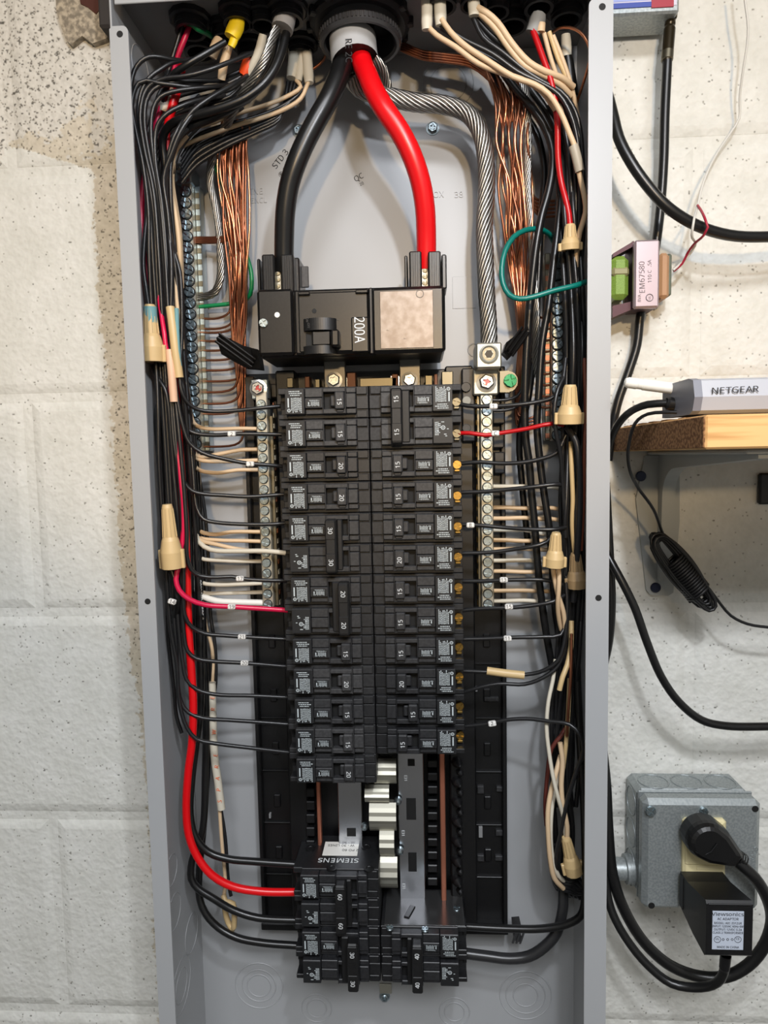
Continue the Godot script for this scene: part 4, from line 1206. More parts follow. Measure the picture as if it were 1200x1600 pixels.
func left_wires() -> void:
	var B: Material = M.wire_black
	var br := 0.00172
	var ord := ["topmost", "second", "third", "fourth", "fifth", "", "seventh", "", "ninth", "tenth", "eleventh", "twelfth", "thirteenth"]
	var L := func(k: int) -> String: return "black branch wire to the %s pole from the top on the red feeder side" % ord[k]
	# each wire: over the top loop, down the gutter and across to its breaker
	wire("branch_wire", L.call(0), B, br, [350, 138, 0.060, 318, 160, 0.072, 291, 184, 0.080, 272, 214, 0.082, 262, 250, 0.080, 260, 300, 0.078, 264, 352, 0.076, 272, 392, 0.074, 281, 425, 0.074, 284, 470, 0.074, 284, 530, 0.074, 281, 580, 0.076, 282, 602, 0.076, 286, 617, 0.075, 295, 631, 0.072, 310, 640, 0.068, 332, 643, 0.064, 375, 641, 0.060, 412, 637, 0.058, 446, 634, 0.052])
	wire("branch_wire", L.call(1), B, br, [388, 117, 0.060, 373, 127, 0.070, 347, 142, 0.078, 321, 158, 0.083, 302, 173, 0.085, 286, 194, 0.085, 275, 222, 0.084, 263, 255, 0.082, 257, 300, 0.080, 263, 350, 0.078, 273, 410, 0.074, 281, 500, 0.070, 284, 590, 0.068, 288, 645, 0.068, 293, 670, 0.066, 305, 677, 0.064, 335, 680, 0.062, 375, 678, 0.060, 447, 679, 0.052])
	wire("branch_wire", L.call(2), B, br, [345, 140, 0.062, 321, 157, 0.079, 301, 178, 0.084, 282, 206, 0.086, 268, 240, 0.085, 256, 277, 0.083, 262, 330, 0.080, 268, 400, 0.078, 270, 480, 0.077, 271, 560, 0.077, 276, 615, 0.077, 285, 662, 0.076, 296, 692, 0.074, 315, 707, 0.071, 350, 717, 0.067, 387, 724, 0.062, 412, 726, 0.059, 447, 729, 0.052])
	wire("branch_wire", L.call(3), B, br, [352, 150, 0.060, 328, 153, 0.070, 304, 158, 0.078, 280, 167, 0.083, 262, 177, 0.085, 249, 190, 0.085, 243, 207, 0.084, 243, 250, 0.082, 252, 310, 0.080, 259, 380, 0.077, 263, 470, 0.075, 266, 560, 0.074, 268, 640, 0.074, 275, 712, 0.074, 286, 750, 0.073, 300, 767, 0.071, 320, 772, 0.068, 350, 774, 0.064, 387, 776, 0.060, 450, 772, 0.052])
	wire("branch_wire", L.call(4), B, br, [380, 170, 0.050, 340, 180, 0.062, 305, 192, 0.072, 282, 214, 0.076, 268, 250, 0.076, 267, 310, 0.074, 273, 380, 0.068, 280, 460, 0.064, 288, 560, 0.062, 296, 660, 0.062, 302, 740, 0.064, 308, 795, 0.065, 318, 811, 0.065, 336, 816, 0.063, 375, 819, 0.060, 425, 819, 0.056, 452, 817, 0.052])
	wire("branch_wire", L.call(6), B, br, [356, 132, 0.060, 330, 136, 0.072, 296, 139, 0.080, 268, 144, 0.084, 250, 152, 0.085, 240, 168, 0.085, 236, 200, 0.084, 240, 245, 0.082, 250, 310, 0.080, 258, 400, 0.077, 264, 500, 0.076, 272, 600, 0.076, 282, 700, 0.077, 289, 780, 0.077, 292, 835, 0.077, 292, 868, 0.076, 299, 890, 0.074, 313, 900, 0.071, 340, 902, 0.067, 362, 901, 0.064, 385, 905, 0.061, 425, 907, 0.057, 455, 907, 0.052])
	wire("branch_wire", L.call(8), B, br, [356, 126, 0.058, 330, 126, 0.070, 292, 127, 0.079, 258, 131, 0.084, 240, 140, 0.085, 229, 157, 0.085, 226, 190, 0.084, 233, 240, 0.082, 247, 310, 0.079, 255, 400, 0.076, 262, 500, 0.074, 268, 600, 0.073, 276, 700, 0.074, 284, 800, 0.074, 287, 900, 0.074, 289, 962, 0.073, 300, 980, 0.071, 320, 990, 0.068, 350, 993, 0.064, 379, 995, 0.061, 455, 999, 0.052])
	wire("branch_wire", L.call(9), B, br, [412, 77, 0.060, 386, 86, 0.070, 356, 98, 0.078, 330, 108, 0.083, 304, 116, 0.085, 282, 120, 0.086, 261, 122, 0.086, 243, 128, 0.086, 231, 137, 0.086, 223, 153, 0.086, 219, 182, 0.085, 225, 228, 0.083, 240, 300, 0.080, 248, 400, 0.077, 254, 500, 0.074, 260, 600, 0.072, 268, 700, 0.071, 277, 800, 0.071, 283, 900, 0.071, 287, 985, 0.071, 293, 1017, 0.071, 307, 1029, 0.070, 330, 1033, 0.067, 382, 1036, 0.062, 455, 1042, 0.052])
	wire("branch_wire", L.call(10), B, br, [306, 92, 0.062, 287, 94, 0.072, 269, 98, 0.079, 250, 109, 0.083, 233, 122, 0.085, 221, 143, 0.085, 216, 174, 0.084, 219, 205, 0.083, 227, 250, 0.081, 240, 330, 0.078, 246, 440, 0.073, 254, 560, 0.068, 262, 680, 0.066, 269, 800, 0.066, 275, 920, 0.067, 281, 1000, 0.068, 286, 1038, 0.069, 291, 1061, 0.069, 307, 1077, 0.068, 336, 1085, 0.065, 395, 1087, 0.060, 455, 1090, 0.052])
	wire("branch_wire", L.call(11), B, br, [362, 133, 0.058, 330, 136.5, 0.070, 297, 136, 0.078, 271, 133, 0.083, 247, 130, 0.086, 229, 126, 0.087, 217, 130, 0.088, 209, 145, 0.088, 206, 166, 0.087, 209, 190, 0.086, 216, 217, 0.085, 222, 250, 0.083, 233, 320, 0.080, 240, 420, 0.075, 248, 540, 0.070, 256, 660, 0.067, 262, 760, 0.066, 268, 860, 0.066, 271, 950, 0.066, 276, 1020, 0.067, 278, 1070, 0.068, 283, 1097, 0.069, 294, 1113, 0.069, 317, 1122, 0.067, 356, 1125, 0.063, 402, 1128, 0.058, 455, 1132, 0.052])
	wire("branch_wire", L.call(12), B, br, [318, 90, 0.060, 304, 92.5, 0.066, 285, 94.5, 0.073, 268, 93, 0.080, 250, 89, 0.085, 233, 89, 0.088, 220, 96, 0.089, 210, 110, 0.089, 205, 131, 0.089, 204, 152, 0.088, 208, 182, 0.087, 215, 217, 0.086, 224, 260, 0.084, 232, 330, 0.081, 233, 400, 0.079, 237, 480, 0.076, 244, 570, 0.074, 247, 640, 0.076, 248, 720, 0.076, 252, 790, 0.075, 257, 850, 0.075, 260, 900, 0.074, 266, 980, 0.073, 276, 1038, 0.072, 279, 1088, 0.072, 284, 1115, 0.072, 292, 1137, 0.072, 307, 1155, 0.071, 332, 1161, 0.068, 395, 1169, 0.060, 455, 1176, 0.052])
	# wires of the gutter that end at splices
	wire("gutter_wire", "black wire running down into the blue-marked tan wire nut", B, br, [300, 98, 0.058, 272, 112, 0.066, 252, 140, 0.072, 238, 180, 0.076, 228, 225, 0.078, 227, 275, 0.079, 230, 327, 0.079, 226, 372, 0.079, 224, 415, 0.079, 228, 447, 0.079, 233, 482, 0.078])
	wire("gutter_wire", "black wire entering the upper end of the blue-marked pale sleeve", B, br, [330, 166, 0.060, 300, 186, 0.070, 276, 212, 0.074, 262, 246, 0.076, 258, 300, 0.077, 262, 350, 0.078, 267, 395, 0.079, 268, 440, 0.079, 267, 486, 0.078])
	wire("gutter_wire", "black wire curling out below the blue-marked tan wire nut", B, br, [238, 570, 0.070, 246, 590, 0.072, 257, 606, 0.074, 262, 625, 0.074, 268, 690, 0.072, 274, 760, 0.070, 283, 860, 0.068, 290, 950, 0.064, 297, 1040, 0.058])
	wire("gutter_wire", "black wire leaving the lower end of the blue-marked pale sleeve", B, br, [280, 588, 0.074, 286, 604, 0.074, 290, 640, 0.070, 296, 720, 0.064, 303, 800, 0.058, 309, 900, 0.052, 314, 980, 0.050])
	wire("gutter_wire", "thin black wire hugging the box side below the tan wire nut", B, br, [247, 628, 0.060, 244, 640, 0.062, 243, 700, 0.060, 247, 780, 0.058, 252, 850, 0.056, 258, 930, 0.054, 263, 1000, 0.056, 272, 1080, 0.060, 276, 1120, 0.060, 284, 1145, 0.060])
	for k in 6:
		var x: float = [252, 262, 272, 283, 292, 300][k]
		wire("gutter_wire", "black wire deep in the packed gutter beside the box wall", B, 0.0019, [x + 60, 150 + k * 6, 0.045, x + 20, 190, 0.056, x - 22, 240, 0.058, x - 30, 300, 0.056, x - 24, 420, 0.052, x - 14, 560, 0.050, x, 700, 0.048, x + 6, 850, 0.046, x + 10, 960 + k * 14, 0.044], "black wires deep in the gutter on the red feeder side")
	# heavier cables over the top
	wire("feeder_wire", "heavy black wire from the grey taped cable looping over the thinner wires", M.cable_black, 0.0032, [448, 50, 0.074, 440, 82, 0.078, 428, 110, 0.081, 410, 133, 0.083, 384, 153, 0.084, 352, 167, 0.084, 321, 176, 0.083, 291, 184, 0.080, 266, 195, 0.074, 254, 215, 0.068, 258, 260, 0.062, 266, 360, 0.052, 276, 500, 0.046, 295, 650, 0.044, 307, 800, 0.044, 312, 920, 0.046, 313, 1020, 0.048, 313, 1110, 0.050, 306, 1165, 0.052, 299, 1225, 0.054, 297, 1272, 0.056, 305, 1308, 0.058, 325, 1331, 0.058, 356, 1342, 0.057, 396, 1346, 0.055, 468, 1351, 0.052], "", "wire", 12)
	txt("PRIORITY WIRE &", at(313.5, 938, 0.0466 + 0.0030), 0.0052, M.print, get_node("feeder_wire"), Basis(Vector3.BACK, -PI / 2 + 0.02), "cable_print", 0.0001)
	wire("feeder_wire", "heavy black wire beneath the first, feeding the lower pole of the 60 breaker", M.cable_black, 0.0032, [438, 55, 0.070, 432, 90, 0.072, 418, 120, 0.074, 396, 146, 0.075, 360, 170, 0.075, 330, 185, 0.075, 302, 196, 0.074, 281, 210, 0.070, 268, 240, 0.064, 268, 300, 0.056, 272, 420, 0.044, 284, 560, 0.036, 303, 700, 0.034, 314, 860, 0.034, 318, 1000, 0.036, 322, 1100, 0.038, 321, 1200, 0.040, 316, 1300, 0.046, 300, 1345, 0.052, 299, 1373, 0.054, 309, 1388, 0.055, 332, 1403, 0.055, 364, 1422, 0.054, 402, 1434, 0.053, 468, 1438, 0.050], "", "wire", 12)
	wire("feeder_wire", "heavy black wire sweeping lowest in the box to the lower 30 breaker", M.cable_black, 0.0032, [330, 1030, 0.028, 326, 1150, 0.030, 318, 1290, 0.036, 311, 1370, 0.042, 312, 1404, 0.046, 321, 1427, 0.048, 341, 1449, 0.049, 370, 1465, 0.050, 408, 1473, 0.050, 470, 1478, 0.048], "", "wire", 12)
	wire("feeder_wire", "thick red wire down the gutter to the 60 breaker with white sticker", M.red, 0.0034, [282, 95, 0.052, 283, 122, 0.056, 277, 142, 0.060, 268, 172, 0.062, 262, 200, 0.058, 262, 300, 0.046, 268, 420, 0.044, 272, 560, 0.048, 277, 660, 0.056, 283, 740, 0.062, 289, 820, 0.064, 292, 900, 0.065, 295, 990, 0.066, 299, 1045, 0.066, 302, 1105, 0.066, 300, 1160, 0.066, 294, 1207, 0.066, 291, 1266, 0.066, 295, 1305, 0.066, 308, 1338, 0.065, 331, 1367, 0.064, 363, 1385, 0.062, 408, 1393, 0.058, 472, 1394, 0.052], "", "wire", 12)
	wire("branch_wire", "bright pink wire crossing to the double 20 breaker", M.pink, 0.0022, [296, 40, 0.066, 288, 62, 0.066, 279, 84, 0.064, 268, 120, 0.060, 248, 180, 0.062, 230, 250, 0.064, 222, 310, 0.066, 223, 380, 0.066, 230, 425, 0.066, 238, 460, 0.066, 248, 500, 0.068, 258, 535, 0.070, 264, 600, 0.070, 271, 640, 0.072, 276, 690, 0.073, 283, 750, 0.074, 287, 790, 0.074, 285, 850, 0.074, 279, 885, 0.076, 275, 905, 0.078, 280, 922, 0.078, 295, 936, 0.076, 320, 945, 0.071, 362, 948, 0.064, 410, 951, 0.058, 455, 954, 0.052])
	wire("gutter_wire", "pink wire showing between black wires above the pale pink sleeve", M.pink, 0.0019, [246, 440, 0.070, 252, 490, 0.074, 257, 522, 0.078, 260, 545, 0.078, 266, 556, 0.077])
	wire("gutter_wire", "dark red wire deep behind the black gutter wires", M.wire_red, 0.0020, [262, 185, 0.060, 262, 260, 0.060, 263, 400, 0.062, 262, 470, 0.064, 262, 540, 0.060, 268, 640, 0.056])
	# entry ends and scraps near the top wall
	sheath("cable_sheath", "dark red cable sheath at the box's top corner", M.wire_red, 0.0046, [290, 14, 0.068, 288, 40, 0.067])
	wire("entry_wire", "black wire leaving the red sheath beside the pink wire", B, 0.0017, [285, 38, 0.068, 278, 62, 0.067, 270, 88, 0.066, 262, 118, 0.064])
	wire("ground_wire", "short green wire arching away from the red sheath", M.green, 0.0021, [293, 36, 0.070, 300, 38, 0.073, 308, 45, 0.072, 320, 50, 0.066, 330, 56, 0.058])
	sheath("cable_sheath", "pale grey sheath end lying behind the looping black wires", M.sheath, 0.0038, [266, 138, 0.060, 260, 150, 0.062, 254, 174, 0.062])
	sheath("cable_sheath", "dull olive upper part of the yellow cable", mat(Color(0.42, 0.32, 0.06), 0.55), 0.0066, [370, 8, 0.076, 371, 35, 0.077])
	sheath("cable_sheath", "bright yellow cable sheath with split end", M.yellow, 0.0066, [371, 32, 0.0775, 368, 44, 0.079, 361, 58, 0.080])
	sheath("cable_sheath", "thin yellow tongue torn from the yellow cable sheath", M.yellow, 0.0034, [369, 50, 0.080, 364, 66, 0.080, 361, 73, 0.080], 0.4)
	sheath("cable_sheath", "crumpled cream paper filler beside the yellow cable", M.cream, 0.0044, [342, 62, 0.070, 336, 76, 0.072, 331, 90, 0.071], 0.8)
	sheath("cable_sheath", "cream sheath end below the yellow tongue", M.cream, 0.0036, [358, 72, 0.072, 350, 98, 0.070, 346, 124, 0.066])
	sheath("cable_sheath", "bright orange cable sheath end among the black wires", M.orange, 0.0052, [390, 92, 0.062, 386, 104, 0.062, 381, 116, 0.060])
	sheath("cable_sheath", "white sheath end beside the orange cable", M.sheath, 0.0036, [411, 54, 0.070, 406, 76, 0.068, 396, 100, 0.064, 388, 116, 0.060])
	wire("gutter_wire", "heavier dull black wire crossing from beside the yellow cable", M.cable_black, 0.0025, [352, 66, 0.078, 321, 84, 0.083, 291, 102, 0.085, 274, 114, 0.082, 262, 130, 0.074, 256, 160, 0.062], "", "wire")
	for k in 5:
		wire("gutter_wire", "black wire crossing level behind the top loops", B, 0.0016, [400 - k * 8, 96 + k * 13, 0.056, 360, 118 + k * 11, 0.060, 310, 130 + k * 12, 0.060, 272, 142 + k * 13, 0.058, 246, 176 + k * 12, 0.056, 238, 250 + k * 10, 0.054], "black wires crossing behind the top loops")
	wire("conduit_nipple", "dark round cable above the grey tape near the top flange", M.locknut, 0.0078, [448, -16, 0.074, 446, 26, 0.075], "", "cable", 16)
	wire("cable_tape", "silvery grey tape wrapped round the cable beside the big connector", mat(Color(0.60, 0.59, 0.58), 0.5), 0.0082, [447, 20, 0.075, 444, 34, 0.076, 441, 46, 0.077], "", "tape", 16)
	single("stranded_cable", strands(line([432, 44, 0.080, 424, 66, 0.082, 414, 92, 0.084, 400, 116, 0.082, 384, 140, 0.076, 366, 170, 0.064, 352, 200, 0.050, 338, 225, 0.038, 330, 258, 0.030, 328, 285, 0.026, 336, 318, 0.024, 342, 357, 0.023, 345, 402, 0.022, 344, 436, 0.021, 336, 456, 0.020, 322, 463, 0.018, 304, 465, 0.015]), 0.0036, 9, 0.05), M.alu, "bare stranded aluminium wire falling to the ground bar beside the copper", "cable")
	for k in [[459, 88, 455, 122, "broad white sheath end between black wires and big connector", 0.0046], [470, 92, 466, 127, "middle pale sheath end beside the broad white one", 0.0034], [479, 86, 483, 130, "pale sheath end nearest the thick black service cable", 0.0044]]:
		sheath("cable_sheath", k[4], M.sheath, k[5], [k[0] - 2, k[1] - 20, 0.032, k[0], k[1], 0.036, k[2], k[3], 0.040])
	for k in [[482, 128, "nearest the service cable", 12], [463, 126, "below the pale sheaths", -6]]:
		wire("entry_wire", "cream wire sweeping back to the gutter, %s" % k[2], M.cream, 0.0017, [k[0], k[1], 0.040, 470, 142 + k[3], 0.042, 446, 158 + k[3], 0.044, 410, 172 + k[3], 0.048, 376, 182 + k[3], 0.050, 336, 196 + k[3], 0.052, 290, 214 + k[3], 0.052, 276, 236, 0.054])
	for k in 6:
		wire("entry_wire", "dark wire sweeping back from the pale sheaths to the gutter", B, 0.0016, [480 - k * 6, 128, 0.038, 464 - k * 4, 150 + k * 3, 0.040, 436, 168 + k * 4, 0.042, 396, 184 + k * 5, 0.044, 350, 196 + k * 7, 0.046, 306, 214 + k * 9, 0.048, 284, 246 + k * 8, 0.048], "dark wires sweeping back from the pale sheaths")
	# tan wires beside the ground bar
	wire("gutter_wire", "cream wire hanging beside the top of the ground bar", M.cream, 0.0021, [292, 212, 0.060, 276, 232, 0.062, 269, 255, 0.064, 266, 284, 0.066, 272, 322, 0.068, 278, 360, 0.068, 281, 400, 0.066, 281, 440, 0.060])
	wire("gutter_wire", "second cream wire tucked behind the first beside the ground bar", M.cream, 0.0019, [286, 220, 0.056, 273, 250, 0.058, 269, 278, 0.060, 275, 325, 0.062, 280, 355, 0.062, 283, 400, 0.058, 284, 450, 0.056])
	wire("gutter_wire", "cream wire running into the gutter above the pale sleeve", M.cream, 0.0020, [274, 395, 0.070, 274, 430, 0.072, 276, 470, 0.072, 281, 505, 0.070, 285, 545, 0.066])
	# sleeves and wire nuts
	wire("wire_sleeve", "pale sleeve with blue-green marks beside the ground bar", M.tan, 0.0036, [266, 480, 0.078, 270, 510, 0.079, 274, 545, 0.079, 280, 590, 0.077], "", "sleeve", 10)
	var sl: Node3D = get_node("wire_sleeve")
	var bl := G.new()
	bl.tube(line([276, 482, 0.0785, 277, 520, 0.0790, 279, 560, 0.0790, 281, 572, 0.078]), 0.0019, 6)
	put("ink_mark", bl, M.blue_ink, sl, "blue-green ink mark")
	wire("wire_sleeve", "pale pinkish sleeve below and beside the blue-marked one", mat(Color(0.86, 0.70, 0.58), 0.5), 0.0033, [265, 547, 0.078, 268, 580, 0.079, 272, 628, 0.078], "", "sleeve", 10)
	var w1 := wirenut("tan wire nut with blue mark high in the gutter", [234, 476, 239, 566, 0.080], M.tan, -1.0, 1.05)
	var bm_ := G.new(); bm_.tube(line([234.5, 480, 0.0826, 236, 505, 0.0822]), 0.0052, 12); put("ink_mark", bm_, M.blue_ink, w1, "blue ink mark")
	wirenut("tan wire nut low in the gutter beside the bright pink wire", [261, 788, 270, 888, 0.082], M.tan, 1.0, 1.0)
	wire("gutter_wire", "grey-black lump of wire below the lower tan wire nut", M.cable_black, 0.0032, [268, 890, 0.072, 276, 915, 0.074, 279, 945, 0.070, 272, 965, 0.064], "", "wire")
	clip_tag(269, 940, 0.078, "14", "white wire marker 14 below the lower tan wire nut", -0.3)
	for k in [[362, 678, "2", "second"], [391, 725, "3", "third"], [375, 904, "17", "seventh"], [362, 948, "19", "pink eighth"], [378, 995, "21", "ninth"], [382, 1036, "20", "tenth"]]:
		clip_tag(k[0], k[1], 0.0632 if k[2] != "19" else 0.0655, k[2], "white wire marker on the %s wire, red feeder side" % k[3])
	# white wires to the neutral bar
	var nw := [[307, 667, 325, 670, 375, 669.5, 404, 670], [310, 716, 340, 710, 375, 703, 405, 702], [310, 720, 350, 721, 380, 720, 406, 719], [310, 736, 340, 739, 370, 734.5, 407, 734], [312, 832, 336, 835, 362, 831, 411, 831], [312, 842, 340, 844, 380, 845, 412, 846], [313, 874, 350, 876, 380, 877, 413, 877], [314, 912, 345, 914, 375, 913, 415, 911], [314, 927, 345, 927, 380, 926, 416, 925]]
	for k in nw.size():
		var f: Array = nw[k]
		wire("neutral_wire", "cream neutral wire, %s from the top on the red feeder side" % ["topmost", "second", "third", "fourth", "fifth", "sixth", "seventh", "eighth", "ninth"][k], M.cream if k < 6 else M.sheath, 0.0018, [f[0] - 14, f[1] - 44, 0.036, f[0] - 7, f[1] - 12, 0.040, f[0], f[1] - 2, 0.044, f[2], f[3], 0.046, f[4], f[5], 0.044, f[6], f[7], 0.040])
	wire("neutral_wire", "thick bright white neutral wire at the foot of the bar above the pink wire", M.white, 0.0029, [300, 905, 0.038, 309, 924, 0.042, 318, 932, 0.046, 338, 939, 0.048, 375, 941, 0.046, 413, 942, 0.040])
	wire("neutral_wire", "white wire passing the neutral bar to the lower pole of the double 30", M.sheath, 0.0021, [304, 826, 0.044, 312, 848, 0.050, 330, 859, 0.054, 375, 861, 0.055, 415, 861, 0.055, 455, 865, 0.052])
	wire("neutral_wire", "cream wire slanting down to join the white wire of the double 30", M.cream, 0.0018, [306, 832, 0.042, 314, 844, 0.048, 340, 851, 0.052, 372, 858, 0.051, 412, 863, 0.044])
	# the long spare pair
	wire("spare_wire", "long cream spare wire hanging in the grey gutter", M.cream, 0.0017, [310, 700, 0.020, 313, 820, 0.022, 318, 930, 0.024, 322, 980, 0.026, 330, 1006, 0.028, 333, 1035, 0.029, 332, 1066, 0.030, 337, 1160, 0.032, 343, 1264, 0.034, 347, 1321, 0.036, 352, 1380, 0.038, 349, 1404, 0.038])
	wire("spare_wire", "long black spare wire hanging beside the cream one in the gutter", B, 0.0017, [310, 740, 0.018, 320, 800, 0.020, 326, 880, 0.022, 329, 960, 0.024, 336, 1010, 0.026, 337, 1066, 0.027, 330, 1120, 0.027, 333, 1200, 0.028, 345, 1264, 0.030, 352, 1310, 0.032, 357, 1380, 0.034, 361, 1400, 0.036])
	var sp := G.new()
	var sa := line([331, 1066, 0.034, 332, 1110, 0.035, 335, 1180, 0.036, 341, 1225, 0.036, 346, 1264, 0.036])
	sp.tube(sa, 0.0036, 12)
	var so := single("wire_sleeve", sp, M.sheath, "long white sleeve with orange hand lettering on the spare pair", "sleeve")
	var letters := ["E", "R", "A", "P", "S", "E", "R", "I", "W"]
	var up_txt := "SPARE WIRE"
	for k in up_txt.length():
		var y := 1252.0 - k * 18.0
		if up_txt[k] == " ": continue
		var x := 331.5 + pow(maxf(0.0, (y - 1066.0) / 198.0), 1.6) * 13.0
		txt(up_txt[k], at(x, y, 0.0398), 0.0058, M.orange_ink, so, Basis(Vector3.BACK, PI / 2 - 0.12), "hand_lettering", 0.0001)
	wire("spare_wire", "folded cream end of the spare pair above the lowest black wire", M.tan, 0.0026, [349, 1398, 0.040, 352, 1408, 0.042, 364, 1412, 0.043, 366, 1440, 0.042, 364, 1452, 0.040, 356, 1440, 0.038, 350, 1412, 0.038])
	# copper grounds
	var ends := [497.0, 513.0, 519.0, 532.0, 547.0, 562.0, 578.0, 595.0, 612.0, 630.0, 646.0, 697.0]
	for k in ends.size():
		var y: float = ends[k]
		var bx: float = 372.0 + (k % 4) * 3.0 if y > 540 else 362.0 + k * 4.0
		wire("ground_wire", "bare copper wire bending to the ground bar, %s from the top" % ["first", "second", "third", "fourth", "fifth", "sixth", "seventh", "eighth", "ninth", "tenth", "eleventh", "lowest"][k], M.copper if k < 6 else M.copper_dull, 0.00105,
			[350 + k * 3.2, 196, 0.044, 345 + k * 3.6, 250, 0.032 + (k % 3) * 0.003, 354 + k * 2.6 + sin(k * 2.3) * 4.0, 330, 0.024 + (k % 4) * 0.003, 361 + k * 2.2 + sin(k * 3.7) * 4.0, 420, 0.022 + (k % 3) * 0.004, 362 + k * 1.7 + cos(k * 2.9) * 3.0, minf(480.0, y - 30.0), 0.022, bx, y - 26, 0.020, bx - 4, y - 9, 0.019, bx - 14, y - 2, 0.018, 335, y + 1, 0.017, 306, y, 0.016])
	for k in 12:
		var x0 := 342.0 + k * 3.9
		wire("ground_wire", "bare copper wire in the upright bundle beside the red feeder side", M.copper_dull if k % 3 == 1 else M.copper, 0.00105,
			[x0 + 6, 186 + (k % 3) * 6, 0.046, x0, 220, 0.040, x0 - 2 + sin(k * 1.9) * 6.0, 270, 0.036 + (k % 3) * 0.003, 352 + k * 2.9 + sin(k * 4.1) * 7.0, 350, 0.032 + (k % 4) * 0.003, 361 + k * 2.2 + cos(k * 2.7) * 6.0, 430, 0.030 + (k % 3) * 0.004, 362 + k * 1.8 + sin(k * 5.3) * 3.0, 500, 0.026, 364 + k * 1.3, 540, 0.022, 370 + k * 0.7, 590, 0.018, 373 + k * 0.6, 640, 0.016, 376 + k * 0.4, 668, 0.014], "copper wires in the upright bundle by the main breaker")
	for k in 4:
		wire("ground_wire", "bare copper wire turning level into the ground bar above the stranded wire", M.copper_dull, 0.00105, [366 + k * 3, 330, 0.030, 364 + k * 3, 352, 0.028, 356, 368 + k * 2.4, 0.026, 338, 371 + k * 2.6, 0.024, 300, 371 + k * 2.7, 0.017], "four copper wires turning level together")
	wire("ground_wire", "green insulated wire woven through the copper bundle to the ground bar", M.green, 0.0019, [336, 246, 0.030, 340, 270, 0.028, 352, 300, 0.026, 361, 340, 0.020, 374, 375, 0.020, 386, 402, 0.026, 393, 430, 0.027, 391, 460, 0.025, 378, 472, 0.018, 357, 475, 0.018, 308, 480, 0.016])

